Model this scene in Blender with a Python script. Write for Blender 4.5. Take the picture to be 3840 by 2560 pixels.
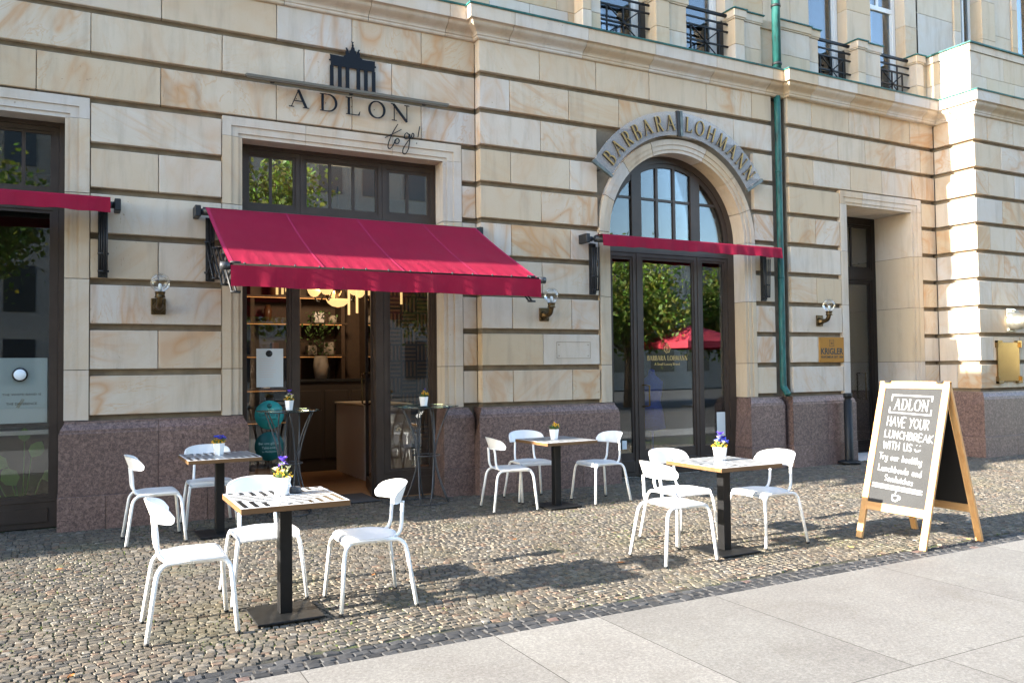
import bpy, math, random
import numpy as np
from mathutils import Vector, Matrix
random.seed(7); RNG = np.random.default_rng(7)
for o in list(bpy.data.objects): bpy.data.objects.remove(o, do_unlink=True)
SC = bpy.context.scene
COL = SC.collection
R = math.radians
# ------------------------------------------------------------------ camera
EYE = Vector((0, 0, 1.56)); FPX = 3090.06
YAW, PITCH, ROLL = R(27.944), R(1.846), R(-.6633)
fw = Vector((math.sin(YAW)*math.cos(PITCH), math.cos(YAW)*math.cos(PITCH), math.sin(PITCH)))
_r = Vector((math.cos(YAW), -math.sin(YAW), 0)); _u = _r.cross(fw)
cr = math.cos(ROLL)*_r + math.sin(ROLL)*_u
cu = -math.sin(ROLL)*_r + math.cos(ROLL)*_u
cam = bpy.data.cameras.new('camera'); camo = bpy.data.objects.new('camera', cam); COL.objects.link(camo)
M = Matrix((cr, cu, -fw)).transposed().to_4x4(); M.translation = EYE
camo.matrix_world = M
cam.sensor_fit = 'HORIZONTAL'; cam.sensor_width = 36; cam.lens = FPX/3840*36; cam.clip_end = 500; cam.clip_start = .05
SC.camera = camo
# ------------------------------------------------------------------ light
SUN_EL = R(18.5); SUN_DY = -.016          # sunlight travels along +X, a little towards -Y
world = bpy.data.worlds.new('World'); SC.world = world; world.use_nodes = True
wn = world.node_tree; wn.nodes.clear()
sky = wn.nodes.new('ShaderNodeTexSky'); sky.sky_type = 'NISHITA'; sky.sun_disc = False
sky.sun_elevation = SUN_EL; sky.sun_rotation = R(-90) + SUN_DY*-1; sky.air_density = 1.0; sky.dust_density = .6; sky.ozone_density = 1.0
bg = wn.nodes.new('ShaderNodeBackground'); bg.inputs['Strength'].default_value = .15
wo = wn.nodes.new('ShaderNodeOutputWorld')
wn.links.new(sky.outputs[0], bg.inputs[0]); wn.links.new(bg.outputs[0], wo.inputs[0])
sl = bpy.data.lights.new('sun', 'SUN'); sl.energy = 5.0; sl.angle = R(.53); sl.color = (1, .93, .82)
so = bpy.data.objects.new('sun', sl); COL.objects.link(so)
sd = Vector((math.cos(SUN_EL), SUN_DY, -math.sin(SUN_EL))).normalized()
so.rotation_euler = sd.to_track_quat('-Z', 'Y').to_euler(); so.location = (-30, 0, 12)
SC.view_settings.view_transform = 'Standard'; SC.view_settings.look = 'None'
SC.view_settings.gamma = 1; SC.view_settings.exposure = 2.62
SC.view_settings.use_curve_mapping = False

# ------------------------------------------------------------------ photo pixel -> point helpers
def ray(x, y): return (x-1920)/FPX*cr - (y-1280)/FPX*cu + fw
def onY(x, y, Y): d = ray(x, y); return EYE + d*((Y-EYE.y)/d.y)
def onZ(x, y, Z=0): d = ray(x, y); return EYE + d*((Z-EYE.z)/d.z)

# ------------------------------------------------------------------ materials
MATS = {}
def newmat(name):
    m = bpy.data.materials.new(name); m.use_nodes = True; nt = m.node_tree
    b = nt.nodes['Principled BSDF']; MATS[name] = m
    return m, nt, b
def N(nt, t, **kw):
    n = nt.nodes.new(t)
    for k, v in kw.items():
        if k.startswith('i_'): n.inputs[k[2:].replace('_', ' ')].default_value = v
        else: setattr(n, k, v)
    return n
def L(nt, a, b): nt.links.new(a, b)
def ramp(nt, fac, stops, interp='LINEAR'):
    r = nt.nodes.new('ShaderNodeValToRGB'); cr_ = r.color_ramp; cr_.interpolation = interp
    while len(cr_.elements) > 1: cr_.elements.remove(cr_.elements[-1])
    for i, (p, c) in enumerate(stops):
        e = cr_.elements[0] if i == 0 else cr_.elements.new(p)
        e.position = p; e.color = (*c, 1) if len(c) == 3 else c
    L(nt, fac, r.inputs[0]); return r
def mix(nt, fac, a, b, mode='MIX'):
    m = nt.nodes.new('ShaderNodeMix'); m.data_type = 'RGBA'; m.blend_type = mode
    if isinstance(fac, (int, float)): m.inputs[0].default_value = fac
    else: L(nt, fac, m.inputs[0])
    for s, v in ((6, a), (7, b)):
        if isinstance(v, tuple): m.inputs[s].default_value = (*v, 1) if len(v) == 3 else v
        else: L(nt, v, m.inputs[s])
    return m.outputs[2]
def math_(nt, op, a, b=None):
    m = nt.nodes.new('ShaderNodeMath'); m.operation = op
    for i, v in ((0, a), (1, b)):
        if v is None: continue
        if isinstance(v, (int, float)): m.inputs[i].default_value = v
        else: L(nt, v, m.inputs[i])
    return m.outputs[0]
def bump(nt, b, h, strength, dist=.01):
    n = nt.nodes.new('ShaderNodeBump'); n.inputs['Strength'].default_value = strength; n.inputs['Distance'].default_value = dist
    L(nt, h, n.inputs['Height']); L(nt, n.outputs[0], b.inputs['Normal'])
def coords(nt, rnd=True, scale=(1, 1, 1)):
    tc = nt.nodes.new('ShaderNodeTexCoord')
    mp = nt.nodes.new('ShaderNodeMapping'); mp.inputs['Scale'].default_value = scale
    L(nt, tc.outputs['Object'], mp.inputs['Vector'])
    if not rnd: return mp.outputs[0], None
    oi = nt.nodes.new('ShaderNodeObjectInfo')
    va = nt.nodes.new('ShaderNodeVectorMath'); va.operation = 'ADD'
    cb = nt.nodes.new('ShaderNodeCombineXYZ')
    for i, k in enumerate((37., 91., 53.)):
        L(nt, math_(nt, 'MULTIPLY', oi.outputs['Random'], k), cb.inputs[i])
    L(nt, mp.outputs[0], va.inputs[0]); L(nt, cb.outputs[0], va.inputs[1])
    return va.outputs[0], oi.outputs['Random']
def noise(nt, v, scale, detail=4, rough=.5, dist=0):
    n = nt.nodes.new('ShaderNodeTexNoise'); n.inputs['Scale'].default_value = scale; n.inputs['Detail'].default_value = detail
    n.inputs['Roughness'].default_value = rough; n.inputs['Distortion'].default_value = dist
    L(nt, v, n.inputs['Vector']); return n.outputs['Fac']
def simple(name, col, rough=.5, metal=0, spec=.5, var=.0, vscale=8, bmp=0, **kw):
    m, nt, b = newmat(name)
    b.inputs['Base Color'].default_value = (*col, 1); b.inputs['Roughness'].default_value = rough; b.inputs['Metallic'].default_value = metal
    b.inputs['Specular IOR Level'].default_value = spec
    for k, v in kw.items(): b.inputs[k].default_value = v
    if var or bmp:
        v, rn = coords(nt)
        n = noise(nt, v, vscale, 6, .6)
        if var:
            r = ramp(nt, n, [(.3, tuple(max(0, c*(1-var)) for c in col)), (.7, tuple(min(1, c*(1+var)) for c in col))])
            L(nt, r.outputs[0], b.inputs['Base Color'])
        if bmp: bump(nt, b, n, bmp, .004)
    return m

def sandstone(name, vein=1.0, fine=False, sat=1.0):
    m, nt, b = newmat(name)
    v, rn = coords(nt, True, (1, 1, 1))
    sep = math_(nt, 'FRACT', math_(nt, 'MULTIPLY', rn, 13.7)); sep2 = math_(nt, 'FRACT', math_(nt, 'MULTIPLY', rn, 57.3)); sep3 = math_(nt, 'FRACT', math_(nt, 'MULTIPLY', rn, 171.1))
    base = ramp(nt, sep, [(0, (.54, .51, .475)), (.2, (.57, .50, .405)), (.36, (.50, .395, .265)), (.5, (.58, .52, .45)), (.66, (.52, .415, .29)), (.82, (.56, .48, .375)), (1, (.53, .505, .48))]).outputs[0]
    # slow clouding from pale to buff
    cl = ramp(nt, noise(nt, v, 1.7, 5, .6, 1.2), [(.35, (0, 0, 0)), (.65, (1, 1, 1))]).outputs[0]
    base = mix(nt, math_(nt, 'MULTIPLY', cl, .42), base, (.50, .385, .255))
    # broad swirls: a tilted band pattern, heavily distorted
    rot = nt.nodes.new('ShaderNodeVectorRotate'); rot.rotation_type = 'Y_AXIS'; L(nt, v, rot.inputs['Vector'])
    L(nt, math_(nt, 'MULTIPLY', sep2, 3.1), rot.inputs['Angle'])
    mpv = nt.nodes.new('ShaderNodeMapping'); mpv.inputs['Scale'].default_value = (.55, 1, 1.5); L(nt, rot.outputs[0], mpv.inputs['Vector'])
    rid = math_(nt, 'ABSOLUTE', math_(nt, 'SUBTRACT', noise(nt, mpv.outputs[0], .95, 3, .5, 1.6), .5))
    rid2 = math_(nt, 'ABSOLUTE', math_(nt, 'SUBTRACT', noise(nt, mpv.outputs[0], 2.3, 4, .55, 2.2), .48))
    soft = ramp(nt, rid, [(0, (1, 1, 1)), (.012, (.75, .75, .75)), (.05, (.25, .25, .25)), (.10, (0, 0, 0))]).outputs[0]
    thin = ramp(nt, rid2, [(0, (.8, .8, .8)), (.010, (.5, .5, .5)), (.028, (0, 0, 0))]).outputs[0]
    vm = math_(nt, 'MAXIMUM', soft, math_(nt, 'MULTIPLY', thin, .75))
    msk = ramp(nt, noise(nt, v, .9, 2, .5), [(.38, (0, 0, 0)), (.55, (1, 1, 1))]).outputs[0]
    amt = ramp(nt, sep3, [(0, (.12, .12, .12)), (.3, (.35, .35, .35)), (.6, (.8, .8, .8)), (1, (1, 1, 1))]).outputs[0]
    f = math_(nt, 'MULTIPLY', math_(nt, 'MULTIPLY', vm, msk), math_(nt, 'MULTIPLY', amt, .75*vein))
    base = mix(nt, f, base, (.47, .235, .085))
    # thin rusty flecks running downward
    mp = nt.nodes.new('ShaderNodeMapping'); mp.inputs['Scale'].default_value = (9, 9, 1.6); L(nt, v, mp.inputs['Vector'])
    fl = ramp(nt, noise(nt, mp.outputs[0], 3.2, 4, .7), [(.66, (0, 0, 0)), (.72, (1, 1, 1))]).outputs[0]
    fm = ramp(nt, noise(nt, v, 1.6, 2), [(.56, (0, 0, 0)), (.66, (1, 1, 1))]).outputs[0]
    base = mix(nt, math_(nt, 'MULTIPLY', math_(nt, 'MULTIPLY', fl, fm), .6*vein), base, (.20, .085, .03))
    # grime streaks
    mp2 = nt.nodes.new('ShaderNodeMapping'); mp2.inputs['Scale'].default_value = (5, 5, .7); L(nt, v, mp2.inputs['Vector'])
    gr = ramp(nt, noise(nt, mp2.outputs[0], 1.5, 5, .6), [(.50, (0, 0, 0)), (.74, (1, 1, 1))]).outputs[0]
    base = mix(nt, math_(nt, 'MULTIPLY', gr, .34), base, (.24, .195, .15))
    spt = ramp(nt, noise(nt, v, 26, 2, .5), [(.715, (0, 0, 0)), (.74, (1, 1, 1))]).outputs[0]
    base = mix(nt, math_(nt, 'MULTIPLY', math_(nt, 'MULTIPLY', spt, fm), .5), base, (.16, .09, .045))
    gran = noise(nt, v, 180, 3, .7)
    base = mix(nt, .16, base, ramp(nt, gran, [(.3, (.5, .5, .5)), (.7, (1, 1, 1))]).outputs[0], 'MULTIPLY')
    L(nt, base, b.inputs['Base Color']); b.inputs['Roughness'].default_value = .82; b.inputs['Specular IOR Level'].default_value = .25
    bump(nt, b, mix(nt, .5, gran, noise(nt, v, 25, 5, .6)), .18, .004)
    return m
sandstone('sandstone'); sandstone('sandstone_trim', .35)
simple('shaded_mortar', (.19, .15, .105), .95, var=.25, vscale=6)  # mortar tone, darkened to paint in the shadow lines of the wall grooves
simple('joint_dark', (.045, .038, .031), .95)

def granite(name, c1, c2, c3, scale=90, rough=.45, bs=.1, big=.3, rv=.28):
    m, nt, b = newmat(name); v, rn = coords(nt)
    n1 = noise(nt, v, scale, 3, .75); n2 = noise(nt, v, scale*.35, 4, .7, .6); n3 = noise(nt, v, 1.6, 4, .55)
    r1 = ramp(nt, n1, [(.36, c1), (.5, c2), (.64, c3)]).outputs[0]
    r2 = ramp(nt, n2, [(.4, c1), (.52, c2), (.62, tuple(x*1.15 for x in c3))]).outputs[0]
    base = mix(nt, .5, r1, r2)
    base = mix(nt, big, base, ramp(nt, n3, [(.3, (.55, .5, .5)), (.7, (1, 1, 1))]).outputs[0], 'MULTIPLY')
    hv = math_(nt, 'ADD', 1-rv/2, math_(nt, 'MULTIPLY', rn, rv))
    hs = nt.nodes.new('ShaderNodeHueSaturation'); L(nt, base, hs.inputs['Color']); L(nt, hv, hs.inputs['Value'])
    L(nt, hs.outputs[0], b.inputs['Base Color']); b.inputs['Roughness'].default_value = rough
    bump(nt, b, n1, bs, .002)
    return m
granite('red_granite', (.050, .032, .028), (.168, .106, .088), (.275, .180, .152), 80, .45)
granite('pale_granite', (.124, .115, .101), (.192, .179, .158), (.250, .234, .208), 150, .8, .25, .42, .16)
m = MATS['pale_granite']; nt = m.node_tree; b = nt.nodes['Principled BSDF']; src = b.inputs['Base Color'].links[0].from_socket
v, rn = coords(nt, False)
st_ = ramp(nt, noise(nt, v, 2.6, 6, .62, .5), [(.53, (0, 0, 0)), (.72, (1, 1, 1))]).outputs[0]
c = mix(nt, math_(nt, 'MULTIPLY', st_, .30), src, (.10, .085, .062))
gum = ramp(nt, noise(nt, v, 11, 1, .4), [(.755, (0, 0, 0)), (.775, (1, 1, 1))]).outputs[0]
c = mix(nt, math_(nt, 'MULTIPLY', gum, .35), c, (.07, .065, .06))
L(nt, c, b.inputs['Base Color'])

m, nt, b = newmat('cobble')
at = nt.nodes.new('ShaderNodeAttribute'); at.attribute_name = 'tint'
v, rn = coords(nt, False)
n1 = noise(nt, v, 160, 4, .7); n2 = noise(nt, v, 32, 4, .65)
c = mix(nt, .55, at.outputs['Color'], ramp(nt, n1, [(.3, (.55, .55, .55)), (.7, (1.0, 1.0, 1.0))]).outputs[0], 'MULTIPLY')
c = mix(nt, .5, c, ramp(nt, n2, [(.3, (.6, .58, .55)), (.7, (1.0, 1.0, 1.0))]).outputs[0], 'MULTIPLY')
ng = ramp(nt, noise(nt, v, 1.3, 3), [(.52, (0, 0, 0)), (.7, (1, 1, 1))]).outputs[0]
c = mix(nt, math_(nt, 'MULTIPLY', ng, .18), c, (.11, .115, .04))
L(nt, c, b.inputs['Base Color']); b.inputs['Roughness'].default_value = .72; b.inputs['Specular IOR Level'].default_value = .35
bump(nt, b, mix(nt, .6, n1, n2), .32, .005)
m, nt, b = newmat('joint_bed'); v, rn = coords(nt, False)
n1 = noise(nt, v, 2.2, 5, .6); n2 = noise(nt, v, 60, 3, .7)
c = ramp(nt, n1, [(.40, (.030, .026, .020)), (.50, (.033, .034, .014)), (.62, (.05, .065, .012))]).outputs[0]
c = mix(nt, .6, c, ramp(nt, n2, [(.3, (.4, .4, .4)), (.7, (1, 1, 1))]).outputs[0], 'MULTIPLY')
L(nt, c, b.inputs['Base Color']); b.inputs['Roughness'].default_value = 1; bump(nt, b, n2, 1, .01)
simple('moss', (.075, .105, .012), .9, var=.4, vscale=40)
simple('asphalt', (.022, .022, .023), .9, var=.3, vscale=60)
simple('ground_soil', (.05, .047, .042), .95, var=.2)

simple('white_paint', (.80, .80, .79), .32, spec=.5, var=.03, vscale=12)
simple('foot_rubber', (.012, .012, .012), .7)
simple('black_metal', (.0065, .0065, .007), .42, spec=.3, var=.3, vscale=20)
simple('black_base', (.010, .010, .010), .5, spec=.3, var=.7, vscale=14, bmp=.1)
simple('table_white', (.78, .78, .77), .18)
simple('table_black', (.006, .006, .007), .3, spec=.3)
simple('bronze_frame', (.052, .037, .029), .42, metal=.0, spec=.35, var=.18, vscale=5)
simple('bronze_frame_dark', (.017, .0115, .009), .45, spec=.3, var=.2)
simple('sign_black', (.0035, .0045, .008), .5, spec=.25)
simple('gold_leaf', (.30, .185, .06), .45, metal=.6, var=.3, vscale=30)
simple('gold_paint', (.50, .34, .12), .5, metal=.2)
simple('dark_edge', (.035, .028, .025), .6)
simple('brass', (.32, .225, .105), .14, metal=1, var=.12, vscale=4)
simple('aged_brass', (.095, .064, .03), .38, metal=.85, var=.3, vscale=14)
simple('plaque_gold', (.33, .155, .028), .65, spec=.15)
simple('cast_nickel', (.55, .52, .43), .35, metal=.9, var=.25, vscale=9)
simple('arm_metal', (.017, .018, .020), .5, metal=.2, var=.3, vscale=20)
simple('roller_grey', (.035, .037, .042), .45, metal=.3)
simple('led_rail', (.13, .112, .082), .5, metal=.2)
simple('bollard_paint', (.0095, .011, .013), .5, spec=.3)
simple('awning_seam', (.30, .020, .060), .85, spec=.1)
simple('clamp_grey', (.11, .125, .115), .5, metal=.3, var=.4, vscale=14)
simple('bar_matte', (.010, .007, .006), .85, spec=.1)
simple('iron_paint', (.006, .006, .007), .55, spec=.3)
simple('wire_metal', (.060, .062, .068), .42, metal=.3)
simple('window_white', (.74, .74, .72), .4)
simple('pot_white', (.80, .80, .80), .25)
simple('leaf_green', (.07, .13, .03), .55, var=.35, vscale=30)
simple('plant_green', (.13, .26, .05), .45, var=.2, vscale=10)
simple('leaf_pale', (.34, .42, .17), .55)
simple('flower_yellow', (.72, .40, .02), .6, var=.25, vscale=60)
simple('flower_violet', (.11, .05, .50), .55, var=.3, vscale=60)
simple('flower_blue', (.06, .09, .62), .55, var=.3, vscale=60)
simple('petal_cream', (.66, .66, .42), .55)
simple('dry_leaf', (.36, .13, .03), .7, var=.4, vscale=50)
simple('yellow_leaf', (.60, .38, .10), .7, var=.3, vscale=50)
simple('chalk', (.50, .50, .495), .95, spec=.1, var=.25, vscale=120)
simple('poster_paper', (.80, .87, .91), .35)
simple('poster_ink', (.008, .008, .01), .5)
simple('paper_white', (.72, .76, .76), .4)
simple('teal_sticker', (.03, .34, .33), .4)
simple('teal_dark', (.012, .12, .12), .4)
simple('teal_ink', (.01, .06, .07), .5)
simple('pale_ink', (.45, .62, .62), .5)
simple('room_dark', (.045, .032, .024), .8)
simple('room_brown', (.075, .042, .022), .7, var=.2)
simple('room_black', (.012, .011, .010), .6)
simple('counter_taupe', (.74, .67, .62), .5)
simple('shelf_cream', (.50, .42, .33), .6)
simple('jar_brown', (.12, .05, .02), .35)
simple('door_mat', (.05, .05, .055), .95, var=.3, vscale=80, bmp=.4)
simple('curtain', (.42, .40, .36), .8)
simple('opposite_stone', (.20, .19, .175), .8, var=.12)
simple('opposite_glass', (.02, .024, .03), .2)
simple('red_fabric', (.42, .025, .045), .8)
simple('bark', (.09, .065, .045), .9, var=.4, vscale=14, bmp=.5)

m, nt, b = newmat('awning_fabric'); v, rn = coords(nt, False)
n1 = noise(nt, v, 1.5, 4, .6); n2 = noise(nt, v, 420, 2, .5)
c = ramp(nt, n1, [(.3, (.245, .0062, .030)), (.7, (.295, .0075, .037))]).outputs[0]
sp = ramp(nt, noise(nt, v, 40, 3, .5), [(.74, (0, 0, 0)), (.77, (1, 1, 1))]).outputs[0]
c = mix(nt, math_(nt, 'MULTIPLY', sp, .25), c, (.5, .2, .25))
dst = ramp(nt, noise(nt, v, 4.5, 5, .65), [(.45, (0, 0, 0)), (.75, (1, 1, 1))]).outputs[0]
c = mix(nt, math_(nt, 'MULTIPLY', dst, .14), c, (.24, .05, .07))
L(nt, c, b.inputs['Base Color']); b.inputs['Roughness'].default_value = .8; b.inputs['Specular IOR Level'].default_value = .2
mpw = nt.nodes.new('ShaderNodeMapping'); mpw.inputs['Scale'].default_value = (7, 1.2, 1.2); L(nt, v, mpw.inputs['Vector'])
wr = noise(nt, mpw.outputs[0], 1.1, 3, .5, .4)
bump(nt, b, mix(nt, .12, wr, n2), .35, .03)
tr = nt.nodes.new('ShaderNodeBsdfTranslucent'); tr.inputs[0].default_value = (.45, .015, .06, 1)
mx = nt.nodes.new('ShaderNodeMixShader'); mx.inputs[0].default_value = .22
out = nt.nodes['Material Output']; L(nt, b.outputs[0], mx.inputs[1]); L(nt, tr.outputs[0], mx.inputs[2]); L(nt, mx.outputs[0], out.inputs[0])

m, nt, b = newmat('copper_patina'); v, rn = coords(nt)
mp = nt.nodes.new('ShaderNodeMapping'); mp.inputs['Scale'].default_value = (3, 3, .8); L(nt, v, mp.inputs['Vector'])
c = ramp(nt, noise(nt, mp.outputs[0], 5, 6, .65), [(.30, (.007, .02, .02)), (.42, (.008, .068, .064)), (.6, (.013, .115, .105)), (.8, (.045, .17, .15))]).outputs[0]
L(nt, c, b.inputs['Base Color']); b.inputs['Roughness'].default_value = .6

def wood(name, c1, c2, axis=2):
    m, nt, b = newmat(name); v, rn = coords(nt)
    s = [14, 14, 14]; s[axis] = 1.1
    mp = nt.nodes.new('ShaderNodeMapping'); mp.inputs['Scale'].default_value = s; L(nt, v, mp.inputs['Vector'])
    n1 = noise(nt, mp.outputs[0], 2.2, 5, .6, .8)
    c = ramp(nt, n1, [(.3, c1), (.7, c2)]).outputs[0]
    L(nt, c, b.inputs['Base Color']); b.inputs['Roughness'].default_value = .5; bump(nt, b, n1, .1, .002)
wood('pine_wood', (.45, .23, .085), (.60, .36, .155), 2)
wood('pine_wood_y', (.45, .23, .085), (.60, .36, .155), 1)
wood('edge_wood', (.10, .05, .018), (.17, .088, .032), 0)
wood('floor_wood', (.20, .10, .045), (.32, .17, .08), 0)

m, nt, b = newmat('chalkboard'); v, rn = coords(nt)
n1 = noise(nt, v, 3.5, 6, .65); n2 = noise(nt, v, 120, 4, .7)
c = mix(nt, .55, ramp(nt, n1, [(.35, (.006, .007, .0085)), (.7, (.020, .022, .024))]).outputs[0], ramp(nt, n2, [(.35, (.004, .0045, .005)), (.7, (.026, .027, .029))]).outputs[0])
L(nt, c, b.inputs['Base Color']); b.inputs['Roughness'].default_value = .7
m, nt, b = newmat('chalkboard_clean'); b.inputs['Base Color'].default_value = (.006, .0052, .005, 1); b.inputs['Roughness'].default_value = .6

def glassmat(name, tint, boost=1.0, base=.04, rough=0.0):
    m = bpy.data.materials.new(name); m.use_nodes = True; nt = m.node_tree; nt.nodes.clear(); MATS[name] = m
    out = nt.nodes.new('ShaderNodeOutputMaterial'); fr = nt.nodes.new('ShaderNodeFresnel'); fr.inputs['IOR'].default_value = 1.52
    t = nt.nodes.new('ShaderNodeBsdfTransparent'); t.inputs[0].default_value = (*tint, 1)
    g = nt.nodes.new('ShaderNodeBsdfGlossy'); g.inputs['Roughness'].default_value = rough; g.inputs['Color'].default_value = (.95, .97, 1, 1)
    f = math_(nt, 'ADD', math_(nt, 'MULTIPLY', fr.outputs[0], boost), base)
    f = math_(nt, 'MINIMUM', f, .95)
    mx = nt.nodes.new('ShaderNodeMixShader'); L(nt, f, mx.inputs[0]); L(nt, t.outputs[0], mx.inputs[1]); L(nt, g.outputs[0], mx.inputs[2]); L(nt, mx.outputs[0], out.inputs[0])
    return m
glassmat('shop_glass', (.92, .945, .935), 1.35, .015)
glassmat('upper_glass', (.55, .6, .62), 1.5, .04); glassmat('fan_glass', (.55, .6, .62), .9, .015); glassmat('transom_glass', (.6, .64, .63), 3.4, .08)
glassmat('table_glass', (.72, .86, .82), 1.2, .03)
glassmat('globe_glass', (.97, .98, .97), .55, .005)
m = bpy.data.materials.new('acrylic'); m.use_nodes = True; nt = m.node_tree; b = nt.nodes['Principled BSDF']; MATS['acrylic'] = m
b.inputs['Base Color'].default_value = (.44, .43, .43, 1); b.inputs['Roughness'].default_value = .3
t = nt.nodes.new('ShaderNodeBsdfTransparent'); t.inputs[0].default_value = (.94, .94, .95, 1); mx = nt.nodes.new('ShaderNodeMixShader'); mx.inputs[0].default_value = .30
L(nt, t.outputs[0], mx.inputs[1]); L(nt, b.outputs[0], mx.inputs[2]); L(nt, mx.outputs[0], nt.nodes['Material Output'].inputs[0])
def emit(name, col, s):
    m, nt, b = newmat(name); b.inputs['Base Color'].default_value = (*col, 1); b.inputs['Emission Color'].default_value = (*col, 1); b.inputs['Emission Strength'].default_value = s
emit('lamp_bowl', (1, .60, .24), .22); emit('light_strip', (1, .45, .13), .05); emit('brass_tube_glow', (1, .62, .25), .22)

m, nt, b = newmat('tree_leaf'); v, rn = coords(nt, False)
at = nt.nodes.new('ShaderNodeAttribute'); at.attribute_name = 'tint'
L(nt, at.outputs['Color'], b.inputs['Base Color']); b.inputs['Roughness'].default_value = .55
tr = nt.nodes.new('ShaderNodeBsdfTranslucent'); L(nt, at.outputs['Color'], tr.inputs[0]); mx = nt.nodes.new('ShaderNodeMixShader'); mx.inputs[0].default_value = .4
L(nt, b.outputs[0], mx.inputs[1]); L(nt, tr.outputs[0], mx.inputs[2]); L(nt, mx.outputs[0], nt.nodes['Material Output'].inputs[0])

# ------------------------------------------------------------------ object helpers
WL = {}
def root(name, loc=(0, 0, 0), rz=0, label=None, cat=None, group=None, kind=None):
    o = bpy.data.objects.new(name, None); COL.objects.link(o); o.location = loc; o.rotation_euler = (0, 0, rz); o.empty_display_size = .2
    tag(o, label, cat, group, kind); WL[o.name] = Vector(loc); return o
def tag(o, label=None, cat=None, group=None, kind=None):
    for k, v in (('label', label), ('category', cat), ('group', group), ('kind', kind)):
        if v: o[k] = v
    return o
def link(name, me, parent=None, center=True):
    if center and len(me.vertices):
        co = np.empty(len(me.vertices)*3, np.float32); me.vertices.foreach_get('co', co); co = co.reshape(-1, 3)
        c = (co.min(0)+co.max(0))/2; co -= c; me.vertices.foreach_set('co', co.ravel()); c = Vector([float(x) for x in c])
    else: c = Vector((0, 0, 0))
    o = bpy.data.objects.new(name, me); COL.objects.link(o)
    if parent:
        o.parent = parent; o.location = c-WL[parent.name] if center else c
    else: o.location = c
    WL[o.name] = c if center else (WL[parent.name] if parent else Vector((0, 0, 0)))
    return o
class MB:
    def __init__(s): s.v = []; s.f = []; s.mi = []; s.sm = []
    def add(s, vs, fs, mi=0, smooth=False):
        n = len(s.v); s.v += [tuple(p) for p in vs]
        for f in fs: s.f.append(tuple(i+n for i in f)); s.mi.append(mi); s.sm.append(smooth)
        return s
    def box(s, x0, x1, y0, y1, z0, z1, mi=0):
        return s.add([(x0, y0, z0), (x1, y0, z0), (x1, y1, z0), (x0, y1, z0), (x0, y0, z1), (x1, y0, z1), (x1, y1, z1), (x0, y1, z1)],
              [(0, 3, 2, 1), (4, 5, 6, 7), (0, 1, 5, 4), (1, 2, 6, 5), (2, 3, 7, 6), (3, 0, 4, 7)], mi)
    def cbox(s, x0, x1, y0, y1, z0, z1, c=.006, mi=0):
        """box with chamfered edges"""
        c = min(c, (x1-x0)*.45, (y1-y0)*.45, (z1-z0)*.45)
        vs = []; idx = {}
        for ix, X in ((0, x0), (1, x1)):
            for iy, Y in ((0, y0), (1, y1)):
                for iz, Z in ((0, z0), (1, z1)):
                    sx, sy, sz = (c if ix == 0 else -c), (c if iy == 0 else -c), (c if iz == 0 else -c)
                    for a, p in (('x', (X, Y+sy, Z+sz)), ('y', (X+sx, Y, Z+sz)), ('z', (X+sx, Y+sy, Z))):
                        idx[(ix, iy, iz, a)] = len(vs); vs.append(p)
        g = lambda *k: idx[k]; F = []
        for i in (0, 1):
            F += [(g(i, 0, 0, 'x'), g(i, 0, 1, 'x'), g(i, 1, 1, 'x'), g(i, 1, 0, 'x')), (g(0, i, 0, 'y'), g(1, i, 0, 'y'), g(1, i, 1, 'y'), g(0, i, 1, 'y')), (g(0, 0, i, 'z'), g(0, 1, i, 'z'), g(1, 1, i, 'z'), g(1, 0, i, 'z'))]
        for i in (0, 1):
            for j in (0, 1):
                F += [(g(i, j, 0, 'x'), g(i, j, 1, 'x'), g(i, j, 1, 'y'), g(i, j, 0, 'y')), (g(i, 0, j, 'x'), g(i, 1, j, 'x'), g(i, 1, j, 'z'), g(i, 0, j, 'z')), (g(0, i, j, 'y'), g(1, i, j, 'y'), g(1, i, j, 'z'), g(0, i, j, 'z'))]
                for k in (0, 1): F.append((g(i, j, k, 'x'), g(i, j, k, 'y'), g(i, j, k, 'z')))
        return s.add(vs, F, mi)
    def prism(s, poly, axis, a, b, mi=0):
        """poly 2-D; axis 'x': poly=(y,z); 'y': (x,z); 'z': (x,y)"""
        f = {'x': lambda p, t: (t, p[0], p[1]), 'y': lambda p, t: (p[0], t, p[1]), 'z': lambda p, t: (p[0], p[1], t)}[axis]
        n = len(poly); vs = [f(p, a) for p in poly]+[f(p, b) for p in poly]
        return s.add(vs, [tuple(range(n)), tuple(range(2*n-1, n-1, -1))]+[(i, n+i, n+(i+1) % n, (i+1) % n) for i in range(n)], mi)
    def tube(s, path, r, n=10, caps=True, mi=0, smooth=True, closed=False):
        P = [Vector(p) for p in path]; m = len(P); rs = r if isinstance(r, (list, tuple)) else [r]*m
        prev = None; vs = []
        for i in range(m):
            if closed: t = (P[(i+1) % m]-P[i-1]).normalized()
            else: t = (P[min(i+1, m-1)]-P[max(i-1, 0)]).normalized()
            if prev is None:
                a = Vector((0, 0, 1)) if abs(t.z) < .9 else Vector((1, 0, 0)); prev = t.cross(a).normalized()
            prev = (prev-t*prev.dot(t)).normalized(); q = t.cross(prev)
            for k in range(n):
                a = 2*math.pi*k/n; vs.append(P[i]+(prev*math.cos(a)+q*math.sin(a))*rs[i])
        fs = []
        for i in range(m if closed else m-1):
            j = (i+1) % m
            for k in range(n): fs.append((i*n+k, i*n+(k+1) % n, j*n+(k+1) % n, j*n+k))
        if caps and not closed: fs += [tuple(range(n-1, -1, -1)), tuple((m-1)*n+k for k in range(n))]
        return s.add(vs, fs, mi, smooth)
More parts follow.
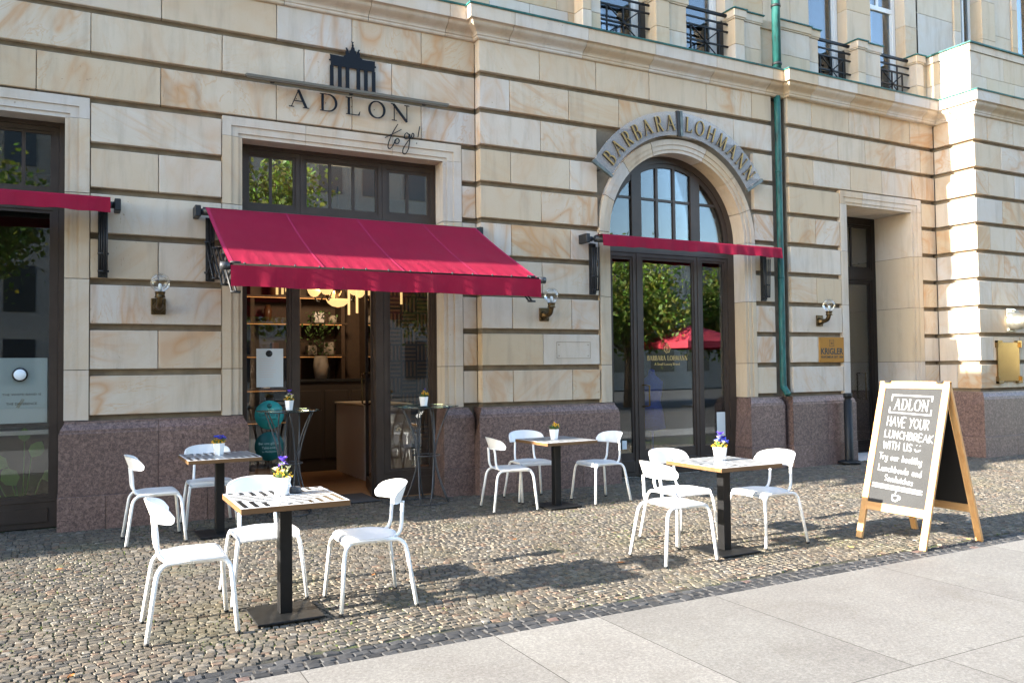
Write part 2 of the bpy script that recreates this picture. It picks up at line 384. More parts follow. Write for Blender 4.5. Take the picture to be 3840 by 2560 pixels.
    def lathe(s, prof, c=(0, 0, 0), n=24, mi=0, smooth=True, ax='z'):
        vs = []; fs = []; m = len(prof)
        for (r, z) in prof:
            for k in range(n):
                a = 2*math.pi*k/n; p = (r*math.cos(a), r*math.sin(a), z)
                if ax == 'y': p = (p[0], p[2], p[1])
                if ax == 'x': p = (p[2], p[0], p[1])
                vs.append((c[0]+p[0], c[1]+p[1], c[2]+p[2]))
        for i in range(m-1):
            for k in range(n): fs.append((i*n+k, i*n+(k+1) % n, (i+1)*n+(k+1) % n, (i+1)*n+k))
        return s.add(vs, fs, mi, smooth)
    def grid(s, fn, nu, nv, mi=0, smooth=True):
        vs = [fn(i/nu, j/nv) for i in range(nu+1) for j in range(nv+1)]
        return s.add(vs, [(i*(nv+1)+j, (i+1)*(nv+1)+j, (i+1)*(nv+1)+j+1, i*(nv+1)+j+1) for i in range(nu) for j in range(nv)], mi, smooth)
    def ribbon(s, pts, ws, y=0, d=.004, closed=False, mi=0, mapf=None):
        """flat stroke in a plane (u,v) with width ws, thickness d; mapf(u,v,depth)->xyz"""
        P = [Vector((p[0], p[1])) for p in pts]; m = len(P); ws = ws if isinstance(ws, (list, tuple)) else [ws]*m
        Lf = []; Rt = []
        for i in range(m):
            a = P[i-1] if (closed or i > 0) else None; c = P[(i+1) % m] if (closed or i < m-1) else None
            t1 = (P[i]-a).normalized() if a is not None else None; t2 = (c-P[i]).normalized() if c is not None else None
            t = t1 if t2 is None else (t2 if t1 is None else (t1+t2))
            if t.length < 1e-6: t = t1
            t = t.normalized(); nrm = Vector((-t.y, t.x)); k = 1.
            if t1 is not None and t2 is not None: k = 1/max(.55, nrm.dot(Vector((-t1.y, t1.x))))
            Lf.append(P[i]+nrm*ws[i]/2*k); Rt.append(P[i]-nrm*ws[i]/2*k)
        vs = [mapf(p.x, p.y, y) for p in Lf]+[mapf(p.x, p.y, y) for p in Rt]+[mapf(p.x, p.y, y+d) for p in Lf]+[mapf(p.x, p.y, y+d) for p in Rt]
        fs = []
        for i in range(m if closed else m-1):
            j = (i+1) % m
            fs += [(i, j, m+j, m+i), (2*m+i, 3*m+i, 3*m+j, 2*m+j), (i, 2*m+i, 2*m+j, j), (m+i, m+j, 3*m+j, 3*m+i)]
        if not closed: fs += [(0, m, 3*m, 2*m), (m-1, 3*m-1, 4*m-1, 2*m-1)]
        return s.add(vs, fs, mi)
    def build(s, name, mats, parent=None, center=True, auto=None):
        me = bpy.data.meshes.new(name); me.from_pydata(s.v, [], s.f)
        for mm in (mats if isinstance(mats, (list, tuple)) else [mats]): me.materials.append(MATS[mm])
        me.polygons.foreach_set('material_index', s.mi); me.polygons.foreach_set('use_smooth', s.sm); me.update()
        return link(name, me, parent, center)
def catmull(pts, n=6, closed=False):
    P = [Vector(p) for p in pts]; out = []; m = len(P)
    for i in range(m if closed else m-1):
        p0 = P[i-1] if (closed or i > 0) else P[0]; p1 = P[i]; p2 = P[(i+1) % m]; p3 = P[(i+2) % m] if (closed or i < m-2) else P[-1]
        for k in range(n):
            t = k/n
            out.append(.5*((2*p1)+(p2-p0)*t+(2*p0-5*p1+4*p2-p3)*t*t+(3*p1-p0-3*p2+p3)*t**3))
    if not closed: out.append(P[-1])
    return out
def copy_tree(o, parent=None):
    c = o.copy(); COL.objects.link(c); c.parent = parent; WL[c.name] = WL[o.name]
    for ch in list(o.children): copy_tree(ch, c)
    return c
def text(name, s, size, mat, parent, mapf, width=None, depth=.001, align='CENTER', bold=0):
    """lettering laid out in (u,v) then mapped to the surface"""
    cu_ = bpy.data.curves.new('txt', 'FONT'); cu_.body = s; cu_.size = size; cu_.align_x = align; cu_.extrude = depth/2; cu_.resolution_u = 3; cu_.offset = bold
    o = bpy.data.objects.new('txt', cu_); COL.objects.link(o)
    bpy.context.view_layer.update()
    me = bpy.data.meshes.new_from_object(o.evaluated_get(bpy.context.evaluated_depsgraph_get()))
    bpy.data.objects.remove(o); bpy.data.curves.remove(cu_)
    co = np.empty(len(me.vertices)*3, np.float32); me.vertices.foreach_get('co', co); co = co.reshape(-1, 3)
    if width:
        w = co[:, 0].max()-co[:, 0].min(); co[:, 0] *= width/w
    new = np.array([mapf(float(p[0]), float(p[1]), -float(p[2])-depth/2) for p in co], np.float32)
    me.vertices.foreach_set('co', new.ravel()); me.materials.clear(); me.materials.append(MATS[mat]); me.update(); me.name = name
    return link(name, me, parent)
def wallmap(x0, y0, z0): return lambda u, v, d: (x0+u, y0+d, z0+v)     # facing -Y; d<0 is proud of the wall

# ================================================================== SETTING: ground
gr = MB().add([(-150, -150, -.10), (150, -150, -.10), (150, 150, -.10), (-150, 150, -.10)], [(0, 1, 2, 3)]).build('ground', 'ground_soil'); tag(gr, 'bare ground under the street and pavements', 'ground', kind='structure')
rd = MB().box(-60, 60, -13, -4.5, -.09, -.06).build('road', 'asphalt'); tag(rd, 'dark asphalt road behind the pale pavement', 'road', kind='structure')
KY0, KY1 = 4.36, 4.58
bed = MB().box(-8, 24, KY0+.002, 9.75, -.09, -.011).build('cobble_pavement', 'joint_bed'); tag(bed, 'small brown grey cobblestones laid in wavy rows before the facade', 'pavement', kind='structure')
kb = MB().box(-8, 24, KY0+.004, KY1, -.0105, -.0075).build('kerb_strip', 'joint_dark'); tag(kb, 'dark basalt sett strip edging the cobbles', 'kerb', kind='structure')

def visible(P):
    d = Vector(P)-EYE; z = d.dot(fw)
    if z <= .1: return None
    x = 1920+FPX*d.dot(cr)/z; y = 1280-FPX*d.dot(cu)/z
    return (x, y, z) if (-60 < x < 3900 and -60 < y < 2620) else None
def stone_arrays(cx, cy, hx, hy, rot, tilt, rng, h=.0, quad=None):
    """one cobble: 8-gon outline, chamfer, low dome"""
    base = np.array([(-1, -1), (0, -1.03), (1, -1), (1.03, 0), (1, 1), (0, 1.03), (-1, 1), (-1.03, 0)], float)
    o = base*np.array([hx, hy])+rng.normal(0, .0024, (8, 2))
    c, s_ = math.cos(rot), math.sin(rot); o = o@np.array([[c, s_], [-s_, c]])
    zt = h+o[:, 0]*tilt[0]+o[:, 1]*tilt[1]
    r0 = np.c_[o*1.0, np.full(8, -.03)]; r1 = np.c_[o*.985, zt-.008]; r2 = np.c_[o*.85, zt+rng.normal(0, .001, 8)]
    top = np.array([[rng.normal(0, .005), rng.normal(0, .005), h+.0015+rng.normal(0, .0012)]])
    V_ = np.r_[r0, r1, r2, top]; V_[:, 0] += cx; V_[:, 1] += cy
    return V_
SF = []
for a in (0, 8):
    for k in range(8): SF.append((a+k, a+(k+1) % 8, a+8+(k+1) % 8, a+8+k))
for k in range(8): SF.append((16+k, 16+(k+1) % 8, 24))
PAL = np.array([(.235, .205, .168), (.215, .185, .15), (.255, .225, .185), (.185, .168, .148), (.225, .185, .145), (.26, .235, .205), (.15, .14, .13), (.24, .17, .13), (.20, .18, .155), (.33, .31, .28)])
PW = np.array([.17, .15, .14, .12, .11, .09, .08, .06, .05, .03])
def make_setts(parent, stones, n_ind, name, stuffname, label_stuff):
    """stones: list of (V, colour, rank); the largest in view become single parts"""
    order = sorted(range(len(stones)), key=lambda i: stones[i][2]); ind = set(order[:n_ind])
    allV = []; allF = []; cols = []; n = 0
    for i, (V_, c, rk) in enumerate(stones):
        if i in ind:
            me = bpy.data.meshes.new(name); me.from_pydata(V_.tolist(), [], SF); me.materials.append(MATS['cobble'])
            a = me.color_attributes.new('tint', 'FLOAT_COLOR', 'POINT'); a.data.foreach_set('color', np.tile(np.r_[c, 1.], len(V_)).astype(np.float32))
            link(name, me, parent)
        else:
            allV.append(V_); allF += [tuple(k+n for k in f) for f in SF]; cols.append(np.tile(np.r_[c, 1.], (len(V_), 1))); n += len(V_)
    if allV:
        me = bpy.data.meshes.new(stuffname); me.from_pydata(np.concatenate(allV).tolist(), [], allF); me.materials.append(MATS['cobble'])
        a = me.color_attributes.new('tint', 'FLOAT_COLOR', 'POINT'); a.data.foreach_set('color', np.concatenate(cols).astype(np.float32).ravel())
        o = link(stuffname, me, parent); tag(o, label_stuff, kind='stuff')
stones = []
PITCH_Y = .049
nrow = int((9.62-KY1)/PITCH_Y)
def wav(x, y): return .045*math.sin(x*2*math.pi/1.55+.6*math.sin(y*.9))+.02*math.sin(x*2.1+y*1.7)
for r_ in range(-1, nrow+2):
    y0 = KY1+.028+r_*PITCH_Y
    x = -1.6+RNG.uniform(0, .08)
    xmax = 2.2+y0*1.55
    while x < xmax:
        w = RNG.choice([.046, .054, .061, .068, .08], p=[.14, .27, .29, .2, .1])*RNG.uniform(.93, 1.07)
        cx = x+w/2; cy = y0+wav(cx, y0)+RNG.normal(0, .0035)
        if KY1+.022 < cy < 9.62:
            vis = visible((cx, cy, 0))
            if vis:
                slope = (wav(cx+.02, y0)-wav(cx-.02, y0))/.04
                hx = w/2-RNG.uniform(.002, .0048); hy = PITCH_Y/2-RNG.uniform(.002, .0046)
                V_ = stone_arrays(cx, cy, hx, hy, math.atan(slope)+RNG.normal(0, .06), RNG.normal(0, .021, 2), RNG, RNG.normal(-.001, .0012)+.003*math.sin(cx*1.9+cy)*math.sin(cy*2.3-cx*.7)-.0015)
                c = PAL[RNG.choice(len(PAL), p=PW)]*np.array((1.03, 1., .94))*RNG.uniform(.40, .72)
                stones.append((V_, c, vis[2] if (0 < vis[0] < 3840 and vis[1] < 2560) else 99))
        x += w
make_setts(bed, stones, 300, 'cobblestone', 'cobblestone_field', 'smaller looking cobblestones further across the pavement')
stones = []
for r_ in range(3):
    x = -.6
    while x < 15:
        w = RNG.uniform(.07, .105); cx = x+w/2; cy = KY0+.038+r_*.072+RNG.normal(0, .002); vis = visible((cx, cy, 0))
        if vis:
            V_ = stone_arrays(cx, cy, w/2-.005, .0315, RNG.normal(0, .03), RNG.normal(0, .03, 2), RNG, RNG.normal(-.002, .002))
            c = np.array((.048, .048, .050))*RNG.uniform(.7, 1.35)
            if RNG.random() < .04: c = np.array((.15, .10, .085))
            stones.append((V_, c, vis[2]))
        x += w
make_setts(kb, stones, 260, 'kerb_sett', 'kerb_sett_run', 'far end of the dark kerb sett strip')

sp = MB().box(-8, 24, -4.5, KY0-.001, -.09, -.06).build('slab_pavement', 'joint_dark'); tag(sp, 'pale grey granite slab pavement in the foreground', 'pavement', kind='structure')
def slab_row(y0, y1, xs):
    for a, b_ in zip(xs[:-1], xs[1:]):
        MB().box(a+.003, b_-.003, y0+.003, y1-.003, -.07, 0).build('paving_slab', 'pale_granite', sp)
        MB().box(b_-.003, b_+.003, y0+.003, y1-.003, -.07, 0).build('joint_filler', 'joint_dark', sp)
    MB().box(xs[0], xs[-1], y0-.003, y0+.003, -.07, 0).build('joint_filler', 'joint_dark', sp)
slab_row(2.842, 4.359, [-2.6, -.6, 1.04, 2.172, 2.902, 3.841, 5.476, 6.9, 8.35, 9.9, 11.4, 13.0, 14.6])
slab_row(1.33, 2.842, [-2.2, -.3, 1.3, 2.7, 4.063, 5.6, 7.1, 8.6, 10.2, 11.8])
slab_row(-.2, 1.33, [-3, -1.2, .4, 2.0, 3.5, 5.0, 6.6, 8.1])

# moss and grass in the joints
mv = []; mf = []
def tuft(x, y, s):
    for k in range(random.randint(3, 6)):
        a = random.uniform(0, 6.28); dx, dy = math.cos(a)*s*.5, math.sin(a)*s*.5; h = s*random.uniform(.4, .9)
        bx, by = x+random.gauss(0, s*.5), y+random.gauss(0, s*.25); n = len(mv)
        mv.extend([(bx-dy*.4, by+dx*.4, -.012), (bx+dy*.4, by-dx*.4, -.012), (bx+dx, by+dy, -.008+h)]); mf.append((n, n+1, n+2))
for _ in range(5200):
    x = random.uniform(-1.2, 9); y = random.uniform(4.6, 9.1)
    den = .5+.5*math.sin(x*1.3+1.5)*math.sin(y*1.1+.4)+(.35 if x < 1.2 else 0)
    if random.random() > den*.8: continue
    row = round((y-KY1-.028)/PITCH_Y-.5)+.5
    y = KY1+.028+row*PITCH_Y+wav(x, KY1+row*PITCH_Y)
    if visible((x, y, 0)): tuft(x, y, random.uniform(.009, .02))
me = bpy.data.meshes.new('moss'); me.from_pydata(mv, [], mf); me.materials.append(MATS['moss'])
o = link('moss', me); tag(o, 'bright green moss and grass sprouting between the cobbles', 'moss', kind='stuff')

# ================================================================== HOTEL BUILDING
YW, Y2, YR, YF = 9.387, 9.262, 9.20, 9.661
KX = YR/9.251
hotel = root('hotel_building', (0, 0, 0), 0, 'sandstone hotel front with rusticated blocks, granite plinth and copper capped cornice', 'building')
Z0, ZP, BH = 1.131, .4657, .397
GD = .062     # groove depth
def zk(k): return Z0+k*ZP
wall = MB()
# backing (groove floors) with the openings left free
def back(x0, x1, yf, z0, z1, d=.3): wall.box(x0, x1, yf+GD, yf+GD+d, z0, z1)
ZT = 4.372
back(.10, 1.44, YW, 0, ZT, .25); back(-3.3, 4.50, YW, ZT, 5.74); back(4.25, 4.55, YW, 0, ZT)
back(4.52, 6.36, Y2, 0, 5.74, .35); back(9.0, 9.49, Y2, 0, 5.74, .35)
back(6.36, 9.0, Y2, 4.80, 5.74, .35)
back(9.49, 9.76, YW-.05, 0, 6.0)
back(9.77, 10.93, YR, 0, 5.74, .5); back(12.87, 13.3, YR, 0, ZT, .5); back(10.93, 13.3, YR, ZT, 5.74, .5)
# spandrels round the arch
ACX, ACZ, ARI, ARO = 7.688, 3.401, 1.225, 1.414
na = 24
for k in range(na):
    a0 = math.pi*k/na; a1 = math.pi*(k+1)/na
    p = [(ACX+(ARO-.03)*math.cos(a), ACZ+(ARO-.03)*math.sin(a)) for a in (a0, a1)]
    wall.prism([p[0], (p[0][0], 4.81), (p[1][0], 4.81), p[1]], 'y', Y2+GD+.004, Y2+GD+.3)
wall_o = wall.build('facade_wall', 'shaded_mortar', hotel)
XI = 13.378*KX; YWG = 8.503*KX          # inner corner and front plane of the right wing
wg = MB(); wg.box(XI+GD, 19, YWG+GD, 9.7, 0, 5.74); wing_o = wg.build('wing_wall', 'shaded_mortar', hotel)

def block(x0, x1, y, k, depth=None, parent=wall_o, g=.0035, z0=None, z1=None):
    d = depth or GD+.05; j = random.uniform(-.0015, .0015)
    z0 = zk(k) if z0 is None else z0; z1 = zk(k)+BH if z1 is None else z1
    MB().cbox(x0+g, x1-g, y+j, y+d, z0, z1, .006).build('stone_block', 'sandstone', parent)
def row(xs, y, k, first=None, last=None, **kw):
    for i, (a, b_) in enumerate(zip(xs[:-1], xs[1:])):
        block(a, b_, y, k, depth=(first if (i == 0 and first) else (last if (i == len(xs)-2 and last) else None)), **kw)
# main wall
for k in range(7): row([.127, 1.41] if k % 2 == 0 else [.127, .771, 1.41], YW, k); row([4.288, 4.484], YW, k)
row([-3.3, -2.0, -.9, -.356, .791, 1.998, 2.876, 3.752, 4.484], YW, 7)
row([-3.3, -2.4, -1.2, .128, 1.414, 2.313, 3.373, 4.484], YW, 8)
row([-3.3, -1.8, -.45, .797, 2.005, 2.881, 3.759, 4.484], YW, 9)
for k in range(7): row([-3.3, -2.78], YW, k)
# arch bay
PE = [4.486, 4.925, 5.815, 6.255]; PO = [4.486, 5.372, 6.255]
DP = .135
for k in range(8): row(PE if k % 2 == 0 else PO, Y2, k, first=DP)
row([4.486, 4.92, 5.81, 6.626, 7.675, 8.721, 9.5], Y2, 8, first=DP)
row([4.486, 5.368, 6.254, 7.156, 8.203, 9.096, 9.5], Y2, 9, first=DP)
for k in range(8): row([9.10, 9.5], Y2, k)
# right bay
b = lambda *x: [v*KX for v in x]
for k in range(7): row(b(9.83, 10.957) if k % 2 == 0 else b(9.83, 10.397, 10.957), YR, k, first=.16); row(b(12.99, 13.377), YR, k)
row(b(9.83, 10.374, 11.231, 11.997, 12.758, 13.377), YR, 7, first=.16)
row(b(9.83, 10.955, 11.6, 12.361, 13.011, 13.377), YR, 8, first=.16)
row(b(9.83, 10.364, 11.223, 11.978, 12.745, 13.377), YR, 9, first=.16)
# wing: the face turned to the sun and the front
for k in range(10):
    sp_ = (YWG+.42) if k % 2 == 0 else None
    segs = [YWG, YR-.003] if sp_ is None else [YWG, sp_, YR-.003]
    xs = [XI, 13.74*KX, 14.48*KX, 15.3, 16.1, 16.9, 18] if k % 2 == 1 else [XI, 14.11*KX, 14.85, 15.6, 16.4, 17.2, 18]
    for i, (a, c_) in enumerate(zip(xs[:-1], xs[1:])):
        if i: block(a, c_, YWG, k, parent=wing_o)
        else: MB().cbox(a, c_-.0035, YWG, segs[1]-.003, zk(k), zk(k)+BH, .006).build('stone_block', 'sandstone', wing_o)
    for a, c_ in zip(segs[1:-1], segs[2:]): MB().cbox(XI, XI+.09, a+.003, c_-.003, zk(k), zk(k)+BH, .006).build('stone_block', 'sandstone', wing_o)

# ------------------------------------------------------------ stone surrounds
def surround(name, xo0, xi0, xi1, xo1, zo, zi, y, joints, lint, depth_y, zbot=1.08):
    """stepped architrave in separate stones: three fasciae, each set back a little more"""
    o = MB().box(xo0+.02, xi0-.012, y+.05, depth_y-.01, zbot, zo-.03).box(xi1+.012, xo1-.02, y+.05, depth_y-.01, zbot, zo-.03).box(xo0+.02, xo1-.02, y+.05, depth_y-.01, zi+.012, zo-.031).build(name, 'joint_dark', hotel)
    def bands(a, c):   # from outer edge a to inner edge c
        w = c-a; return [(a, a+w*.44, -.004), (a+w*.44, a+w*.80, .010), (a+w*.80, c, .024)]
    zs = [zbot]+joints+[zi+.006]
    for xo, xi in ((xo0, xi0), (xo1, xi1)):
        for z0, z1 in zip(zs[:-1], zs[1:]):
            mb = MB()
            for (p, q, dy) in bands(xo, xi):
                x0, x1 = min(p, q), max(p, q)
                mb.box(x0, x1, y+dy, depth_y, z0+.0035, z1-.0035)
            mb.build('jamb_stone', 'sandstone_trim', o)
    H = zo-zi; hb = [(zo, zo-H*.44, -.004), (zo-H*.44, zo-H*.80, .010), (zo-H*.80, zi, .024)]
    xs = [xo0]+lint+[xo1]
    for i, (a, c) in enumerate(zip(xs[:-1], xs[1:])):
        mb = MB()
        for j, (zt, zb, dy) in enumerate(hb):
            l0 = bands(xo0, xi0)[j][0]; r0 = bands(xo1, xi1)[j][0]
            mb.box(max(a+.002, l0) if i == 0 else a+.002, min(c-.002, r0) if i == len(xs)-2 else c-.002, y+dy, depth_y, zb, zt)
            for side, (bb, cond) in enumerate(((bands(xo0, xi0)[j], i == 0), (bands(xo1, xi1)[j], i == len(xs)-2))):
                if cond and j < 2:
                    x0, x1 = min(bb[:2]), max(bb[:2]); mb.box(x0, x1, y+dy, depth_y, zi+.006, zb)
        mb.build('lintel_stone', 'sandstone_trim', o)
    return o
surround('window_surround', -2.75, -2.52, -.101, .122, 4.366, 4.147, YW, [1.59, 2.515, 3.39], [-1.75, -.87], YF)
surround('shop_surround', 1.413, 1.628, 4.043, 4.284, 4.366, 4.147, YW, [1.59, 2.515, 3.395], [2.33, 3.38], YF)
surround('side_door_surround', 12.09*.907*KX, 11.15*KX, 12.757*KX, 12.985*KX, 4.372, 4.15, YR, [1.59, 2.515, 3.39], [11.45, 12.24], 9.96)
# arch surround
arch = MB().box(6.29, 6.45, Y2+.05, 9.52, 1.08, ACZ).box(8.925, 9.08, Y2+.05, 9.52, 1.08, ACZ).build('arch_surround', 'joint_dark', hotel)
rb = [ARI, ARI+.05, ARI+.115, ARO]; dyb = [.024, .010, -.004]
def arcstone(a0, a1):
    mb = MB(); n = max(3, int((a1-a0)/R(4)))
    for j in range(3):
        ra, rb_ = rb[j], rb[j+1]; prof = []
        vs = []; fs = []
        for i in range(n+1):
            a = a0+(a1-a0)*i/n; c_, s_ = math.cos(a), math.sin(a)
            for (rr, yy) in ((ra, Y2+dyb[j]), (rb_, Y2+dyb[j]), (rb_, 9.53), (ra, 9.53)): vs.append((ACX+rr*c_, yy, ACZ+rr*s_))
        for i in range(n):
            for q in range(4): fs.append((i*4+q, i*4+(q+1) % 4, (i+1)*4+(q+1) % 4, (i+1)*4+q))
        fs += [(0, 3, 2, 1), (n*4, n*4+1, n*4+2, n*4+3)]
        mb.add(vs, fs)
    mb.build('arch_stone', 'sandstone_trim', arch)
ag = [0, 21, 44, 69.5, 112, 135.5, 159, 180]
for a, c in zip(ag[:-1], ag[1:]): arcstone(R(a+.2), R(c-.2))
for sx in (-1, 1):
    for z0, z1 in ((1.08, 1.59), (1.59, 2.515), (2.515, ACZ)):
        mb = MB()
        for j in range(3):
            x0, x1 = sorted((ACX+sx*rb[j], ACX+sx*rb[j+1])); mb.box(x0, x1, Y2+dyb[j], 9.53, z0+.0035, z1-.0035)
        mb.build('jamb_stone', 'sandstone_trim', arch)

# ------------------------------------------------------------ granite plinth
pl = MB(); plinth = None
def plinth_run(x0, x1, y, joints, lowj, yback, parent):
    prof = lambda d: [(y+.09, 1.075), (y+.052, 1.075), (y+.048, 1.05), (y+.030, 1.02), (y+.012, .99), (y+.010, .965), (y, .955), (y, .337), (y+.09, .337)]
    xs = [x0]+joints+[x1]
    for i, (a, c) in enumerate(zip(xs[:-1], xs[1:])):
        mb = MB(); n = len(prof(0)); P_ = prof(0)
        la = [(max(0, p[0]-y) if i == 0 else 0) for p in P_]; lc = [(max(0, p[0]-y) if i == len(xs)-2 else 0) for p in P_]
        la[0] = la[1] if i == 0 else 0; la[-1] = 0; lc[0] = lc[1] if i == len(xs)-2 else 0; lc[-1] = 0
        bk = yback
        vs = [(a+.002+la[j], p[0] if 0 < j < n-1 else bk, p[1]) for j, p in enumerate(P_)]+[(c-.002-lc[j], p[0] if 0 < j < n-1 else bk, p[1]) for j, p in enumerate(P_)]
        fs = [(j, n+j, n+j+1, j+1) for j in range(n-1)]+[tuple(range(n)), tuple(range(2*n-1, n-1, -1))]
        mb.add(vs, fs); mb.build('plinth_stone', 'red_granite', parent)
    xs = [x0-.008]+lowj+[x1+.008]
    for a, c in zip(xs[:-1], xs[1:]): MB().cbox(a+.002, c-.002, y-.008, yback, -.05, .333, .004).build('plinth_stone', 'red_granite', parent)
PLB = MB().box(-.05, 1.6, 9.45, 9.6, 0, 1.0).build('plinth', 'joint_dark', hotel)
plinth_run(-.145, 1.68, 9.297, [.771], [.28, 1.25], 9.655, PLB)
plinth_run(3.985, 4.40, 9.31, [], [], 9.655, PLB)
plinth_run(4.402, 6.505, 9.172, [5.45], [4.9, 5.9], 9.52, PLB)
plinth_run(8.868, 9.56, 9.172, [], [], 9.52, PLB)
plinth_run(9.565, 9.66, 9.25, [], [], 9.52, PLB)
plinth_run(9.665, 11.13*KX, YR-.09, [10.42], [10.1, 10.75], 9.9, PLB)
plinth_run(12.70, XI-.09, YR-.09, [], [], 9.9, PLB)
plinth_run(XI-.088, 18, YWG-.09, [13.75, 14.6, 15.6, 16.6], [14.1, 15.1, 16.1], 9.4, PLB)

# ------------------------------------------------------------ cornice
path = [Vector((-3.3, YW)), Vector((4.486, YW)), Vector((4.486, Y2)), Vector((9.83*KX, Y2)), Vector((9.83*KX, YR-.05)), Vector((XI, YR-.05)), Vector((XI, YWG)), Vector((18.5, YWG))]
cum = [0]
for a, c in zip(path[:-1], path[1:]): cum.append(cum[-1]+(c-a).length)
def pt_at(s):
    for i in range(len(path)-1):
        if s <= cum[i+1]+1e-9: return path[i].lerp(path[i+1], (s-cum[i])/(cum[i+1]-cum[i]))
def sub(s0, s1): return [pt_at(s0)]+[path[i] for i in range(1, len(path)-1) if s0+1e-4 < cum[i] < s1-1e-4]+[pt_at(s1)]
def sweep(pp, prof, mb):
    m = len(pp); n = len(prof); vs = []
    for i in range(m):
        t1 = (pp[i]-pp[i-1]).normalized() if i else None; t2 = (pp[i+1]-pp[i]).normalized() if i < m-1 else None
        n1 = Vector((t1.y, -t1.x)) if t1 is not None else None; n2 = Vector((t2.y, -t2.x)) if t2 is not None else None
        nn = n1 if n2 is None else (n2 if n1 is None else (n1+n2)/(1+n1.dot(n2)))
        for (o_, z) in prof: vs.append((pp[i].x+nn.x*o_, pp[i].y+nn.y*o_, z))
    fs = [(i*n+j, (i+1)*n+j, (i+1)*n+(j+1) % n, i*n+(j+1) % n) for i in range(m-1) for j in range(n)]
    fs += [tuple(range(n)), tuple((m-1)*n+j for j in range(n-1, -1, -1))]
    mb.add(vs, fs); return mb
cprof = [(-.06, 5.715), (.022, 5.715), (.034, 5.728), (.034, 5.752), (.044, 5.757)]
for i in range(9): t = i/8; cprof.append((.046+.105*(t-.15*math.sin(2*math.pi*t)), 5.762+.12*t))
cprof += [(.160, 5.893), (.196, 5.900), (.200, 6.062), (-.06, 6.066)]
corn = sweep([p.copy() for p in path], [(-.20, 5.70), (-.062, 5.70), (-.062, 6.05), (-.20, 6.05)], MB()).build('cornice', 'joint_dark', hotel)
cuts = [0]
for i in range(len(path)-1):
    a, c = cum[i], cum[i+1]
    if c-a < .3: continue
    lo, hi = a+.42, c-.42
    if hi-lo < .5:
        if c-a > .5: cuts.append((a+c)/2)
        continue
    nn = max(1, round((hi-lo)/1.03)); cuts += [lo+(hi-lo)*j/nn for j in range(nn+1)]
cuts.append(cum[-1])
for a, c in zip(cuts[:-1], cuts[1:]):
    if c-a > .05: sweep(sub(a+.0035, c-.0035), cprof, MB()).build('cornice_stone', 'sandstone_trim', corn)
sweep([p.copy() for p in path], [(-.34, 6.075), (.19, 6.068), (.214, 6.060), (.219, 6.082), (.19, 6.092), (-.34, 6.12)], MB()).build('copper_flashing', 'copper_patina', corn)

# ------------------------------------------------------------ first floor above the cornice
YP = 9.33; YU = 9.54; YG = 9.74
up = MB()
segs = [(-3.3, 6.42), (7.356, 7.94), (8.857, 10.68), (11.587, 12.19), (13.095, 13.45)]
for a, c in segs: up.box(a+.02, c-.02, YU+.02, 10.2, 6.0, 11)
up.box(-3.3, 19, YU+.02, 10.2, 10.2, 14)
upo = up.build('upper_wall', 'joint_dark', hotel)
def ub(x0, x1, y, z0, z1, d=.1, g=.002): MB().cbox(x0+g, x1-g, y, y+d, z0+g, z1-g, .004).build('stone_block', 'sandstone_trim', upo)
zz = [6.0, 6.46, 6.92, 7.6, 8.3, 9.0, 9.7, 10.2]
for a, c in segs:
    for i, (z0, z1) in enumerate(zip(zz[:-1], zz[1:])):
        L_ = c-a; n = max(1, round(L_/.62)); off = .0 if i % 2 else .3
        xs = [a]+[a+L_*(j+off)/n for j in range(1 if off == 0 else 0, n) if .12 < L_*(j+off)/n < L_-.12]+[c] if L_ > 1.0 else [a, c]
        if i < 2 and L_ < 3 and a < 12.9: continue
        for p, q in zip(xs[:-1], xs[1:]): ub(p, q, YU if i > 1 or L_ > 3 else YU-.03, z0, z1, .2)
def pedestal(x0, x1, x2, x3=None, parent=upo, pipe=False):
    """x0..x1 stepped part in front, x1..x2 set a little back"""
    for z0, z1 in ((6.0, 6.455), (6.455, 6.85)):
        MB().cbox(x0, x1-.002, YP, YU+.05, z0+.002, z1-.002, .005).build('stone_block', 'sandstone_trim', parent)
        MB().cbox(x1, x2, YP+.035, YU+.05, z0+.002, z1-.002, .005).build('stone_block', 'sandstone_trim', parent)
    MB().box(x0-.03, x1+.02, YP-.03, YU+.04, 6.875, 6.985).box(x0-.015, x1, YP-.015, YU+.045, 6.85, 6.875).box(x1+.02, x2+.03, YP+.01, YU+.04, 6.876, 6.984).box(x1, x2+.01, YP+.022, YU+.045, 6.852, 6.876).build('pedestal_cap', 'sandstone_trim', parent)
    MB().box(x0-.05, x1+.03, YP-.05, YU+.03, 6.986, 7.004).box(x1+.03, x2+.05, YP-.012, YU+.03, 6.985, 7.003).build('copper_flashing', 'copper_patina', parent)
pedestal(6.10, 6.25, 6.42); pedestal(7.356, 7.60, 7.94); pedestal(8.857, 9.05, 9.42); pedestal(9.80, 10.45, 10.68); pedestal(11.587, 11.78, 12.19); pedestal(13.095, 13.28, 13.40)
MB().box(9.42, 9.80, YP+.12, YU+.05, 6.0, 6.85).box(9.47, 9.75, YP+.09, YU+.04, 6.853, 6.98).build('stone_block', 'sandstone_trim', upo)
